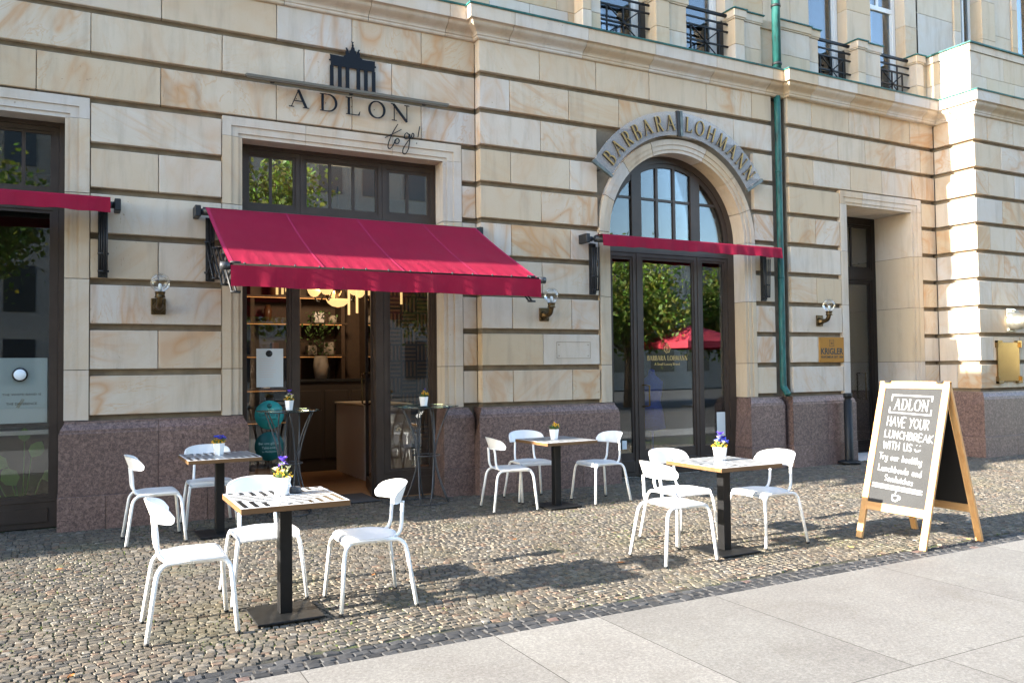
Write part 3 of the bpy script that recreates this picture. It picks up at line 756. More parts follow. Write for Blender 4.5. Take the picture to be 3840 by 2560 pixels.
def upper_window(x0, x1, casement=True):
    w = MB(); z0, z1 = 6.1, 10
    w.box(x0, x0+.07, YG, YG+.08, z0, z1).box(x1-.07, x1, YG, YG+.08, z0, z1).box(x0+.07, x1-.07, YG, YG+.08, 7.86, 7.94)
    w.box(x0+.07, x0+.12, YG+.01, YG+.06, z0, 7.86).box(x1-.12, x1-.07, YG+.01, YG+.06, z0, 7.86).box((x0+x1)/2-.03, (x0+x1)/2+.03, YG+.01, YG+.06, 7.94, 9.4)
    wo_ = w.build('window', 'window_white', hotel)
    MB().box(x0+.11, x1-.11, YG+.03, YG+.038, z0, 7.87).box(x0+.06, x1-.06, YG+.03, YG+.038, 7.93, z1).build('pane', 'upper_glass', wo_)
    cv = MB()
    for s0, s1 in ((x0+.05, x0+.3), (x1-.3, x1-.05)):
        cv.grid(lambda u, v, s0=s0, s1=s1: (s0+(s1-s0)*u, YG+.22+.025*math.sin(u*28), z0+(z1-z0)*v), 24, 1)
    cv.build('curtain', 'curtain', wo_)
    MB().box(x0-.3, x1+.3, YG+.9, YG+.95, 5.9, 10.2).box(x0-.3, x1+.3, YG+.1, YG+.95, 5.9, 5.98).build('room_back', 'room_dark', wo_)
for a, c in ((6.42, 7.356), (7.94, 8.857), (10.68, 11.587), (12.19, 13.095)):
    upper_window(a, c)
    rl = MB(); y = YU-.05; z = 6.93
    rl.box(a-.0, c, y-.02, y+.02, z-.02, z+.02)
    rail = rl.build('railing', 'iron_paint', hotel)
    for zz_ in (6.80, 6.68, 6.45): MB().box(a, c, y-.012, y+.012, zz_-.012, zz_+.012).build('bar', 'iron_paint', rail)
    mid = (a+c)/2; q = (c-a)*.30
    for xx in (mid-q, mid, mid+q): MB().box(xx-.011, xx+.011, y-.010, y+.010, 6.13, 6.668).build('bar', 'iron_paint', rail)
    for sx in (-1, 1):
        for sz in (-1, 1): MB().tube([(mid+sx*.03, y-.013, 6.45+sz*.03), (mid+sx*q*.97, y-.013, 6.45+sz*.21)], .010, 6).build('bar', 'iron_paint', rail)
    MB().lathe([(0, -.02), (.03, -.02), (.03, .0), (0, .0)], (mid, y-.012, 6.45), 14, ax='y').build('rosette', 'iron_paint', rail)
# wing parapet and the wall behind it
par = MB().box(XI+.20, 19, YWG+.20, YWG+.5, 6.05, 6.97).box(XI+.20, XI+.5, YWG+.3, 9.42, 6.05, 6.97).build('parapet', 'joint_dark', hotel)
PX, PY = XI+.10, YWG+.10
for i, (z0, z1) in enumerate(((6.05, 6.46), (6.46, 6.86))):
    xs = [PX+.30 if i else PX+.46, PX+.95 if i else PX+1.25, PX+1.6 if i else PX+2.0, 16.0, 17.0, 18.4]
    MB().cbox(PX, xs[0]-.002, PY, PY+(.55 if i else .35), z0, z1-.003, .004).build('stone_block', 'sandstone_trim', par)
    for p, q in zip(xs[:-1], xs[1:]): MB().cbox(p+.001, q-.002, PY, PY+.12, z0, z1-.003, .004).build('stone_block', 'sandstone_trim', par)
    MB().cbox(PX, PX+.12, PY+(.55 if i else .35)+.003, 9.40, z0, z1-.003, .004).build('stone_block', 'sandstone_trim', par)
MB().box(PX-.02, 18.4, PY-.02, PY+.3, 6.862, 6.985).box(PX-.02, PX+.3, PY+.3, 9.40, 6.862, 6.985).build('coping_stone', 'sandstone_trim', par)
MB().box(PX-.05, 18.4, PY-.05, PY+.3, 6.987, 7.012).box(PX-.05, PX+.3, PY+.3, 9.42, 6.987, 7.012).build('copper_flashing', 'copper_patina', par)
wa = onY(3000+1670*.3571, 100*.3571, YU); wb = onY(3000+1890*.3571, 100*.3571, YU); wc = onY(3000+2270*.3571, 300*.3571, YU); wd = wc.x+1.0
xs = [13.40, wa.x-.2, wa.x, wb.x, wb.x+.42, wc.x-.18, wc.x, wd, wd+.5, 18.9]
for i, (a, c) in enumerate(zip(xs[:-1], xs[1:])):
    if i in (2, 6):
        w = MB(); w.box(a, a+.05, YG, YG+.06, 6.9, 9.6).box(c-.05, c, YG, YG+.06, 6.9, 9.6)
        if i == 2: w.box(a+.05, c-.3, YG-.05, YG, 7.34, 7.39).box(c-.34, c-.30, YG-.06, YG, 7.39, 8.5).box(a+.05, a+.09, YG-.05, YG, 7.39, 8.5)
        else: w.box(a+.05, c-.05, YG, YG+.05, 7.35, 7.41)
        wo_ = w.build('window', 'window_white', hotel)
        MB().box(a+.04, c-.04, YG+.02, YG+.028, 6.9, 9.6).build('pane', 'upper_glass', wo_)
        MB().box(a-.2, c+.2, YG+.7, YG+.75, 6.5, 10).build('room_back', 'room_dark', wo_)
    else:
        dz = [6.0, 7.0, 7.75, 8.5, 9.3, 10.2] if i in (1, 3, 5, 7) else [6.0, 7.9, 10.2]
        for z0, z1 in zip(dz[:-1], dz[1:]): ub(a, c, YU-.03 if i in (1, 3, 5, 7) else YU, z0, z1, .5)
# the left wing of the same front, beyond the picture's edge: it shades the pavement
LX = -3.35; LY = 8.41
lw = MB()
for k in range(10): lw.box(-14, LX, LY, 9.9, zk(k), zk(k)+BH)
lw.box(-14, LX-.04, LY+.04, 9.9, 0, 5.74).box(-14, LX+.06, LY-.06, 9.9, 0, 1.05)
lw.box(-14, LX+.1, LY-.1, 9.9, 5.74, 5.9).box(-14, LX+.2, LY-.2, 9.9, 5.9, 6.09).box(-14, LX-.1, LY+.1, 9.9, 6.09, 7.05).box(-14, LX-.2, 9.6, 10.2, 7.05, 14)
lw.build('left_wing', 'sandstone', hotel)

# ================================================================== SHOPFRONTS
def Z(x0, y0, x1, w): 
    k = (x1-x0)/w
    return lambda x, y: (x0+x*k, y0+y*k)
SH = Z(880, 1040, 1760, 1643)
def ring(mb, x0, x1, z0, z1, y, w, d, wb=None, wt=None):
    wb = wb or w; wt = wt or w
    mb.box(x0, x0+w, y, y+d, z0, z1).box(x1-w, x1, y, y+d, z0, z1).box(x0+w, x1-w, y+.0015, y+d, z0, z0+wb).box(x0+w, x1-w, y+.0015, y+d, z1-wt, z1)
def sash(name, parent, x0, x1, z0, z1, y, w=.06, bars=(), hbars=(), glass='shop_glass', wb=None, mat='bronze_frame', d=.06):
    mb = MB(); ring(mb, x0, x1, z0, z1, y, w*.62, d, (wb or w)*.62, w*.62)
    ring(mb, x0+w*.62, x1-w*.62, z0+(wb or w)*.62, z1-w*.62, y+.014, w*.38, d-.02, (wb or w)*.38, w*.38)
    o = mb.build(name, mat, parent)
    gz0 = z0+(wb or w)
    for bx in bars: MB().box(bx-.017, bx+.017, y+.016, y+.05, gz0, z1-w).build('glazing_bar', mat, o)
    xs = [x0+w-.004]+list(bars)+[x1-w+.004]
    for a, c in zip(xs[:-1], xs[1:]): MB().box(a+.0005, c-.0005, y+.028, y+.034, gz0-.004, z1-w+.004).build('pane', glass, o)
    for hz in hbars: MB().box(x0+w, x1-w, y+.018, y+.048, hz-.017, hz+.017).build('glazing_bar', mat, o)
    return o
# --- main shop
fr = MB(); y = YF
fr.box(1.6, 1.672, y-.012, y+.12, 0, 4.16).box(4.036, 4.08, y-.012, y+.12, 0, 4.16).box(1.672, 4.036, y-.008, y+.12, 4.10, 4.17).box(1.672, 4.036, y-.010, y+.12, 3.30, 3.41)
fr.box(2.226, 2.318, y-.006, y+.10, 0, 3.30).box(3.242, 3.338, y-.006, y+.10, 0, 3.30)
shopf = fr.build('shopfront_frame', 'bronze_frame', hotel)
sash('transom_window', hotel, 1.674, 2.326, 3.412, 4.098, y, .078, [1.991], glass='transom_glass')
sash('transom_window', hotel, 2.330, 3.334, 3.412, 4.098, y, .080, [2.69, 2.975], glass='transom_glass')
sash('transom_window', hotel, 3.338, 4.034, 3.412, 4.098, y, .096, [3.67], glass='transom_glass')
sash('shop_window', hotel, 1.674, 2.224, .30, 3.296, y, .05, wb=.06)
MB().box(1.674, 2.224, y+.01, y+.06, 0, .30).box(1.73, 2.17, y, y+.012, .07, .25).build('base_panel', 'bronze_frame', hotel)
sash('shop_window', hotel, 3.342, 4.034, .29, 3.296, y, .09, wb=.05)
MB().box(3.342, 4.034, y+.01, y+.06, 0, .288).box(3.42, 3.96, y, y+.012, .07, .23).build('base_panel', 'bronze_frame', hotel)
# open door leaf, swung into the shop
def sk(mb):
    mb.v = [(p[0]+.20*max(0, p[1]-y-.11)/.86, p[1], p[2]) for p in mb.v]; return mb
def leaf():
    mb = MB(); x0 = 3.262; W = .86
    for (a, c, z0, z1) in ((0, .075, .02, 3.29), (W-.075, W, .02, 3.29), (.075, W-.075, .02, .16), (.075, W-.075, 3.2, 3.29)):
        mb.box(x0-.045, x0, y+.11+a, y+.11+c, z0, z1)
    sk(mb); o = mb.build('door', 'bronze_frame', hotel)
    sk(MB().box(x0-.026, x0-.020, y+.18, y+.11+W-.07, .155, 3.205)).build('pane', 'shop_glass', o)
    hx = x0-.09; hy = y+.11+W-.05
    sk(MB().tube([(x0-.045, hy, 1.10), (hx, hy, 1.12), (hx, hy, 1.50), (x0-.045, hy, 1.52)], .012, 8)).build('handle', 'brass', o)
leaf()
# interior of the shop
XA, XB, YB = .9, 5.7, 13.6
rm = MB(); rm.box(XA-.1, XA, 9.80, YB, -.02, 4.3).box(XA-.1, XB+.1, YB, YB+.1, -.02, 4.3).box(XB, XB+.08, 9.80, YB, -.02, 4.3).box(XA-.1, XB+.1, 9.70, YB+.1, 4.30, 4.4).box(XA-.1, 1.6, 9.70, 9.80, 0, 4.3).box(4.08, XB+.1, 9.70, 9.80, 0, 4.3)
rm.build('room_wall', 'room_brown', hotel)
MB().box(XA, XB, 9.66, YB, -.05, .004).build('room_floor', 'floor_wood', hotel)
# fretwork on the right-hand wall
mz = MB(); cell = .26
for ix in range(5):
    for iz in range(14):
        x0 = 4.40+ix*cell; z0 = .4+iz*cell
        for j in range(4):
            o_ = .012+j*.065; f = (ix+iz) % 2
            if f: mz.box(x0+o_, x0+o_+.028, 12.588, 12.598, z0+.01, z0+cell-.02)
            else: mz.box(x0+.01, x0+cell-.02, 12.588, 12.598, z0+o_, z0+o_+.028)
MB().box(4.36, XB, 12.6, 12.7, .004, 4.3).build('screen_wall', 'room_black', hotel)
mz.build('fretwork', 'room_brown', hotel)
dm = MB().cbox(2.36, 3.20, 9.42, 10.1, .0045, .018, .004).build('door_mat', 'door_mat'); tag(dm, 'dark grey doormat in the open shop doorway', 'doormat')
ct = root('shop_counter', (0, 0, 0), 0, 'taupe shop counter standing inside the open doorway', 'counter')
MB().cbox(3.60, 4.3, 11.25, 12.66, .004, 1.04, .006).build('body', 'counter_taupe', ct); MB().cbox(3.58, 4.32, 11.23, 12.68, 1.04, 1.07, .004).build('top', 'shelf_cream', ct)
dk = root('back_counter', (0, 0, 0), 0, 'dark panelled counter deep inside the shop', 'counter')
MB().cbox(2.95, 4.3, 12.72, 13.1, .004, 1.38, .006).build('body', 'room_dark', dk)
for i in range(3): MB().cbox(3.0+i*.43, 3.38+i*.43, 12.70, 12.72, .2, 1.25, .008).build('door', 'room_dark', dk)
MB().cbox(2.93, 4.32, 12.69, 13.12, 1.38, 1.42, .004).build('top', 'room_black', dk)
sh = root('wall_shelf', (0, 0, 0), 0, 'warm lit wall shelving full of jars at the back of the shop', 'shelf')
for xx in (1.0, 1.72, 2.44, 3.16, 3.88, 4.3): MB().box(xx-.03, xx+.03, 13.22, 13.58, .004, 3.5).build('upright', 'room_brown', sh)
for zs in (.75, 1.25, 1.78, 2.30, 2.72, 3.12):
    MB().box(.95, 3.95, 13.2, 13.58, zs, zs+.03).build('shelf_board', 'room_brown', sh)
    MB().box(1.05, 3.85, 13.19, 13.20, zs-.012, zs-.002).build('light_strip', 'light_strip', sh)
random.seed(3)
for zs in (.75, 1.25, 1.78, 2.30, 2.72, 3.12):
    xx = 1.06
    while xx < 3.7:
        w = random.uniform(.07, .2); h = random.uniform(.12, .36)
        if not any(abs(xx+w/2-u) < w/2+.05 for u in (1.72, 2.44, 3.16)):
            kind = random.choice(['jar', 'box', 'book'])
            mm = random.choice(['jar_brown', 'room_black', 'shelf_cream', 'counter_taupe', 'room_dark'])
            if kind == 'jar':
                o = MB().lathe([(0, 0), (w*.4, 0), (w*.4, h*.75), (w*.25, h*.85), (w*.25, h), (0, h)], (xx+w/2, 13.38, zs+.031), 12).build('jar', mm)
            else: o = MB().cbox(xx, xx+w, 13.28, 13.46, zs+.031, zs+.031+h, .004).build('box', mm)
            tag(o, 'small jar standing on the lit back shelves' if kind == 'jar' else 'small carton standing on the lit back shelves', 'jar' if kind == 'jar' else 'box', 'goods on the shop shelves')
        xx += w+random.uniform(.04, .2)
# chandelier
ch = root('chandelier', (3.36, 11.7, 2.95), 0, 'lit bronze chandelier with frosted bowls inside the shop', 'chandelier')
MB().tube([(0, 0, 1.27), (0, 0, -.4)], .012, 8).lathe([(0, -.3), (.04, -.27), (.05, -.2), (.02, -.12), (.05, -.04), (.015, .02)], (0, 0, 0), 14).build('stem', 'bronze_frame_dark', ch, center=False)
for i, (rad, ang, dz, br) in enumerate(((.0, 0, -.42, .17), (0.34, 10, -.27, .10), (0.34, 82, -.27, .10), (0.34, 154, -.27, .10), (0.34, 226, -.27, .10), (0.34, 298, -.27, .10))):
    cx, cy = rad*math.cos(R(ang)), rad*math.sin(R(ang))
    MB().lathe([(.015, dz-.06), (br*.5, dz-.045), (br*.85, dz), (br, dz+.05), (br*.97, dz+.05), (br*.8, dz+.005), (.0, dz-.04)], (cx, cy, 0), 18).build('lamp_shade', 'lamp_bowl', ch, center=False)
    if rad: MB().tube(catmull([(0, 0, -.1), (cx*.4, cy*.4, -.22), (cx*.8, cy*.8, -.40), (cx, cy, dz-.05)], 5), .011, 6).build('arm', 'bronze_frame_dark', ch, center=False)
pl_ = bpy.data.lights.new('chandelier_light', 'POINT'); pl_.energy = 20; pl_.color = (1, .76, .5); pl_.shadow_soft_size = .15
po = bpy.data.objects.new('chandelier_light', pl_); COL.objects.link(po); po.parent = ch; po.location = (0, 0, .15)
for px, py, Yd in ((800, 262, 10.5), (857, 250, 10.5), (1013, 215, 10.5), (1167, 188, 10.35), (297, 120, 10.6), (335, 118, 10.9), (362, 100, 11.2)):
    p = onY(*SH(px, py), Yd)
    g_ = root('pendant_tube', (p.x, p.y, p.z), 0, 'slim brass tube pendant hanging behind the shopfront glass', 'pendant lamp', 'brass tube pendants in the shop')
    MB().lathe([(0, 0), (.016, 0), (.016, .62), (.004, .63)], (0, 0, 0), 10).build('tube', 'brass_tube_glow', g_, center=False)
    MB().tube([(0, 0, .62), (0, 0, 4.29-p.z)], .003, 5).build('cord', 'room_black', g_, center=False)
# dark potted branch on the back counter
random.seed(5)
pb = root('potted_branch', (3.42, 12.88, 1.425), 0, 'dark leafy branches in a pale vase inside the shop', 'plant')
MB().lathe([(0, 0), (.09, 0), (.12, .2), (.1, .36), (.08, .36), (.08, .3), (0, .3)], (0, 0, 0), 16).build('vase', 'shelf_cream', pb, center=False)
lf = MB()
for _ in range(260):
    a = random.uniform(0, 6.28); h = random.uniform(.35, 1.05); r_ = random.uniform(.02, .34)*(1-abs(h-.7)*.7)
    p = Vector((r_*math.cos(a), r_*math.sin(a), h)); d = Vector((random.gauss(0, 1), random.gauss(0, 1), .6)).normalized()*random.uniform(.05, .11); q = d.cross(Vector((0, 0, 1))).normalized()*.018
    lf.add([p, p+d*.5+q, p+d, p+d*.5-q], [(0, 1, 2, 3)])
lf.build('leaves', 'leaf_green', pb, center=False)

# --- left display window
fr = MB(); y = YF
fr.box(-2.56, -2.44, y-.012, y+.12, 0, 4.16).box(-.155, -.085, y-.012, y+.12, 0, 4.16).box(-2.44, -.155, y-.008, y+.12, 4.10, 4.17).box(-2.44, -.155, y-.010, y+.12, 3.29, 3.40)
fr.box(-1.36, -1.27, y-.006, y+.10, 0, 3.29).build('shopfront_frame', 'bronze_frame', hotel)
sash('transom_window', hotel, -1.268, -.157, 3.402, 4.098, y, .076, [-.845, -.474])
sash('transom_window', hotel, -2.438, -1.362, 3.402, 4.098, y, .076, [-1.9])
sash('shop_window', hotel, -1.268, -.157, .26, 3.286, y, .08, wb=.07)
sash('shop_window', hotel, -2.438, -1.362, .26, 3.286, y, .08, wb=.07)
MB().box(-2.438, -.157, y+.01, y+.06, 0, .258).box(-1.2, -.24, y-.002, y+.012, .06, .20).build('base_panel', 'bronze_frame', hotel)
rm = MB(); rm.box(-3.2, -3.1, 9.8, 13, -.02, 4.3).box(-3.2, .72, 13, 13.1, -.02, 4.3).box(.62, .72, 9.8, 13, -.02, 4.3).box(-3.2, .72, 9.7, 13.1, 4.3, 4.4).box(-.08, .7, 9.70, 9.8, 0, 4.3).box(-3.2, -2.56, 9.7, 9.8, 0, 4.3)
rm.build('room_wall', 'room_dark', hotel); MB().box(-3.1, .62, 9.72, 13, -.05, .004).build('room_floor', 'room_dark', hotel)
ps = root('display_poster', (-.44, 9.705, 1.06), 0, 'pale blue poster board with round black emblem in the display window', 'poster')
MB().cbox(-.27, .19, 0, .012, 0, .66, .002).build('board', 'poster_paper', ps, center=False)
fm = wallmap(-.04, -.001, 0)
def ltext(s, size, mat, par, x, y_, z, w=None, bold=0):
    o = text('lettering', s, size, mat, None, lambda u, v, d: (x+u, y_+d, z+v), width=w, bold=bold); loc = o.location.copy(); o.parent = par; o.location = loc-par.location if par else loc; WL[o.name] = loc; return o
ltext('THE WHITE BAND IS', .03, 'poster_ink', ps, -.475, 9.704, 1.34, .34); ltext('THE DIFFERENCE', .034, 'poster_ink', ps, -.475, 9.704, 1.245, .27)
MB().lathe([(.0, -.05), (.062, -.05), (.07, -.04), (.07, 0)], (-.05, 0, .49), 24, ax='y').build('emblem', 'poster_ink', ps, center=False)
MB().lathe([(.0, -.055), (.052, -.055), (.055, -.05)], (-.05, 0, .49), 24, ax='y').build('emblem_face', 'poster_paper', ps, center=False)
MB().tube([(-.08, -.003, .16), (-.03, -.003, .245)], .003, 5).tube([(-.065, -.003, .155), (-.015, -.003, .24)], .003, 5).build('slash', 'gold_paint', ps, center=False)
tb = root('display_table', (-.9, 9.98, 0), 0, 'low grey display table behind the left window', 'table')
MB().cbox(-.95, .72, -.27, .4, .94, .985, .004).build('top', 'counter_taupe', tb, center=False); MB().cbox(-.9, .68, -.1, .35, .004, .94, .004).build('body', 'room_dark', tb, center=False)
for nm, x0, w, h, mm, lab in (('gift_box', -1.12, .10, .13, 'jar_brown', 'brown gift box on the display table'), ('lighter_case', -.99, .11, .055, 'room_black', 'black case on the display table'), ('picture_frame', -.235, .07, .22, 'edge_wood', 'wooden picture frame leaning on the display table'), ('tablet_screen', -.94, .2, .14, 'paper_white', 'white framed tablet lying on the display table')):
    o = MB().cbox(x0, x0+w, 9.70, 9.765, .986, .986+h, .004).build(nm, mm); tag(o, lab, nm.split('_')[-1])
random.seed(11)
wp = root('window_plant', (-.47, 9.80, .006), 0, 'broad leaved green plant low behind the left window', 'plant')
MB().lathe([(0, 0), (.1, 0), (.12, .18), (.1, .18), (0, .15)], (0, 0, 0), 16).build('pot', 'room_dark', wp, center=False)
for i, (dx, dz, a, s_) in enumerate(((-.12, .62, 150, .2), (.08, .70, 60, .19), (.17, .48, 20, .19), (-.05, .42, 120, .22), (.1, .28, 330, .22), (-.2, .35, 200, .22), (.02, .86, 90, .15), (-.22, .5, 170, .18))):
    mb = MB(); ca, sa = math.cos(R(a)), math.sin(R(a)); pts = [(0, 0), (.3, .33), (.6, .36), (.85, .2), (1, 0), (.85, -.2), (.6, -.36), (.3, -.33)]
    vs = [(dx+s_*(p[0]*ca-p[1]*sa), -.05-.04*p[0]+.03*abs(p[1])*(1 if i % 2 else -1), dz+s_*(p[0]*sa+p[1]*ca)) for p in pts]
    mb.add(vs, [(0, 1, 7), (1, 2, 6, 7), (2, 3, 5, 6), (3, 4, 5)], smooth=True); mb.tube([(0, 0, .15), (dx*.6, -.02, dz*.6), (dx, -.05, dz)], .006, 5)
    mb.build('leaf', 'plant_green', wp, center=False)

# --- arched door
YD = 9.531
fr = MB()
fr.box(6.42, 6.58, YD-.01, YD+.1, 0, ACZ).box(8.79, 8.95, YD-.01, YD+.1, 0, ACZ).box(6.58, 8.79, YD-.008, YD+.1, 3.185, 3.42)
fr.box(7.085, 7.115, YD-.004, YD+.09, 0, 3.185).box(8.200, 8.232, YD-.004, YD+.09, 0, 3.185)
n = 36
for k in range(n):
    a0, a1 = math.pi*k/n, math.pi*(k+1)/n
    for (ra, rb_, yy) in ((1.13, 1.26, YD-.01), (1.065, 1.13, YD+.012)):
        q = [(ACX+r_*math.cos(a), ACZ+r_*math.sin(a)) for r_, a in ((ra, a0), (rb_, a0), (rb_, a1), (ra, a1))]; fr.prism(q, 'y', yy, YD+.1)
def arcz(x, r_=1.075): return ACZ+math.sqrt(max(0, r_*r_-(x-ACX)**2))
for x0, x1 in ((7.02, 7.19), (8.10, 8.27)): fr.box(x0, x1, YD+.004, YD+.08, 3.42, arcz((x0+x1)/2)+.04)
archf = fr.build('arch_door_frame', 'bronze_frame', hotel)
for (a, c, bars) in ((6.62, 7.02, []), (7.19, 8.10, [7.48, 7.797]), (8.27, 8.75, [])):
    xs = [a]+bars+[c]
    for p, q in zip(xs[:-1], xs[1:]):
        pts = [(p, 3.42)]+[(q, 3.42)]+[(q+(p-q)*t/8, arcz(q+(p-q)*t/8)) for t in range(9)]
        MB().prism(pts, 'y', YD+.036, YD+.042).build('pane', 'fan_glass', archf)
    for bx in bars: MB().box(bx-.022, bx+.022, YD+.016, YD+.06, 3.42, arcz(bx)+.02).build('glazing_bar', 'bronze_frame', archf)
    MB().box(a-.01, c+.01, YD+.02, YD+.056, 3.962, 3.998).build('glazing_bar', 'bronze_frame', archf)
sash('door', hotel, 6.582, 7.083, .02, 3.183, YD+.005, .095, wb=.32)
dc = sash('door', hotel, 7.117, 8.198, .02, 3.183, YD+.005, .088, wb=.36)
sash('door', hotel, 8.234, 8.788, .02, 3.183, YD+.005, .076, wb=.36)
for a, c in ((6.66, 7.0), (7.2, 8.11), (8.31, 8.71)): MB().cbox(a, c, YD-.004, YD+.02, .07, .24, .01).build('base_panel', 'bronze_frame', hotel)
MB().tube([(7.16, YD+.01, 1.30), (7.24, YD-.05, 1.285), (7.24, YD-.05, 1.0), (7.16, YD+.01, .99)], .013, 8).build('handle', 'aged_brass', dc)
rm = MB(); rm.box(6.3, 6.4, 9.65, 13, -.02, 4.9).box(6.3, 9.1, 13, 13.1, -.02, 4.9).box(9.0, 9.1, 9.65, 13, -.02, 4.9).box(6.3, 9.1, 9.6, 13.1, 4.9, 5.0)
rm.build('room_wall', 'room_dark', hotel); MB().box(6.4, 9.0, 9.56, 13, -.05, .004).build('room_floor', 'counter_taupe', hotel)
dfm = root('dress_form', (7.95, 10.35, .004), 0, 'dark blue clothed tailor dummy behind the arched door glass', 'mannequin')
MB().lathe([(0, .0), (.16, 0), (.16, .02), (.02, .05), (.015, .55), (.2, .6), (.17, .85), (.13, 1.0), (.16, 1.2), (.17, 1.32), (.06, 1.42), (.045, 1.5), (0, 1.52)], (0, 0, 0), 18).build('body', 'flower_blue', dfm, center=False)
# sticker without its code, and notice card
o = MB().cbox(6.80, 6.88, YD+.018, YD+.024, .40, .52, .001).build('door_sticker', 'paper_white'); tag(o, 'small blank white sticker low on the arched door', 'sticker')
o = MB().cbox(8.55, 8.71, YD+.022, YD+.03, .50, .86, .001).build('notice_card', 'paper_white'); tag(o, 'pale notice card standing low behind the arched door glass', 'notice')

# --- recessed side door
DX0, DX1, DYY = 11.15*KX, 12.757*KX, 9.96
fr = MB(); fr.box(DX0-.05, DX0+.10, DYY, DYY+.1, 0, 4.2).box(DX1-.10, DX1+.05, DYY, DYY+.1, 0, 4.2).box(DX0+.1, DX1-.1, DYY+.002, DYY+.1, 4.03, 4.2).box(DX0+.1, DX1-.1, DYY-.01, DYY+.1, 3.05, 3.22)
fr.build('side_door_frame', 'bronze_frame_dark', hotel)
sash('transom_window', hotel, DX0+.102, DX1-.102, 3.222, 4.028, DYY+.01, .06, [11.6, 12.1], mat='bronze_frame_dark')
sd_ = sash('door', hotel, DX0+.102, DX1-.102, .02, 3.048, DYY+.01, .08, wb=.2, mat='bronze_frame_dark')
MB().tube([(12.3, DYY+.01, 1.4), (12.3, DYY-.05, 1.4), (12.3, DYY-.05, .95), (12.3, DYY+.01, .95)], .013, 8).build('handle', 'aged_brass', sd_)
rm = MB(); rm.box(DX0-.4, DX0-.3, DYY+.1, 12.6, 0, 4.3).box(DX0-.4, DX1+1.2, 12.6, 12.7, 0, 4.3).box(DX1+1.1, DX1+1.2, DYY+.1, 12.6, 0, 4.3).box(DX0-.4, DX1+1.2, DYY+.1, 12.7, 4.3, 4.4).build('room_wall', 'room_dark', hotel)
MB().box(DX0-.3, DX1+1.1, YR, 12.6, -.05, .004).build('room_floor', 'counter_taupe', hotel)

# ------------------------------------------------------------ stickers on the shop window
def disc(name, x, y_, z, r_, mat, par=None):
    return MB().lathe([(0, 0), (r_, 0), (r_, .002), (0, .002)], (x, y_, z), 32, ax='y').build(name, mat, par)
yw = YF+.024
nt_ = root('menu_notice', (1.97, yw, 1.5), 0, 'pale menu sheet with round dark emblem on the shop window', 'notice')
p0 = onY(*SH(152, 498), yw); p1 = onY(*SH(340, 765), yw)
MB().box(p0.x, p1.x, yw-.001, yw+.001, p1.z, p0.z).build('sheet', 'paper_white', nt_)
pc = onY(*SH(241, 533), yw-.002); disc('emblem', pc.x, yw-.0035, pc.z, .038, 'poster_ink', nt_)
random.seed(21); lines = MB()
for i in range(9):
    z_ = p0.z-.12-i*.026
    lines.box(p0.x+.03, p0.x+.03+random.uniform(.12, .2), yw-.002, yw-.0012, z_, z_+.006)
lines.build('text_lines', 'counter_taupe', nt_)
st1 = root('teal_sticker', (1.93, yw, .9), 0, 'round bright teal coffee sticker on the shop window', 'sticker')
pc = onY(*SH(243, 962), yw); r1 = .165
disc('disc', pc.x, yw-.001, pc.z, r1, 'teal_sticker', st1); disc('badge', pc.x, yw-.003, pc.z+.105, .028, 'teal_dark', st1)
ltext('Coffee to go', .048, 'teal_ink', st1, pc.x, yw-.003, pc.z-.012, .24); ltext('im Pfandbecher', .026, 'teal_ink', st1, pc.x, yw-.003, pc.z-.055, .17)
MB().box(pc.x-.02, pc.x+.02, yw-.0025, yw-.0018, pc.z-.135, pc.z-.09).build('cup_mark', 'teal_dark', st1)
st2 = root('dark_teal_sticker', (1.93, yw, .5), 0, 'round dark teal take away sticker below the bright one', 'sticker')
pc = onY(*SH(243, 1180), yw); disc('disc', pc.x, yw-.001, pc.z, r1, 'teal_dark', st2)
ltext('Bei uns gibt es', .038, 'pale_ink', st2, pc.x, yw-.003, pc.z+.02, .24); ltext('Take-away', .04, 'pale_ink', st2, pc.x, yw-.003, pc.z-.03, .17); ltext('im Pfandsystem', .026, 'pale_ink', st2, pc.x, yw-.003, pc.z-.07, .16)

# ================================================================== AWNINGS
def lattice(mb, x, ya, yb, za0, za1, zb0, zb1, n=3):
    """folding scissor arms in the plane x=const from the wall (ya) to the front bar (yb)"""
    for i in range(n):
        t0, t1 = i/n, (i+1)/n; L0 = lambda t: (ya+(yb-ya)*t, za0+(zb0-za0)*t); L1 = lambda t: (ya+(yb-ya)*t, za1+(zb1-za1)*t)
        for off, p, q in ((-.012, L0(t0), L1(t1)), (.012, L1(t0), L0(t1))):
            for o2 in (-.02, .02): mb.tube([(x+off+o2, *p), (x+off+o2, *q)], .010, 6)
    for i in range(n+1):
        t = i/n
        for (a, c) in ((za0, zb0), (za1, zb1)): mb.tube([(x-.045, ya+(yb-ya)*t, a+(c-a)*t), (x+.045, ya+(yb-ya)*t, a+(c-a)*t)], .012, 6)
def wall_rail(par, x, yw_, z0, z1, folded=True):
    MB().box(x-.045, x+.045, yw_-.03, yw_-.001, z0, z1).build('wall_rail', 'arm_metal', par)
    for dx in (-.028, .0, .028): MB().box(x+dx-.008, x+dx+.008, yw_-.055, yw_-.03, z0+.02, z1-.01).build('rail_rib', 'arm_metal', par)
    if folded:
        for j, dx in enumerate((-.03, -.01, .012, .034)):
            MB().tube([(x+dx, yw_-.07-.012*j, z0+.05), (x+dx, yw_-.075-.018*j, z1-.06)], .010, 6).build('folded_arm', 'arm_metal', par)
        for zz_ in (z0+.06, z0+.24): MB().tube([(x-.05, yw_-.085, zz_), (x+.055, yw_-.085, zz_)], .012, 6).build('pivot_pin', 'arm_metal', par)
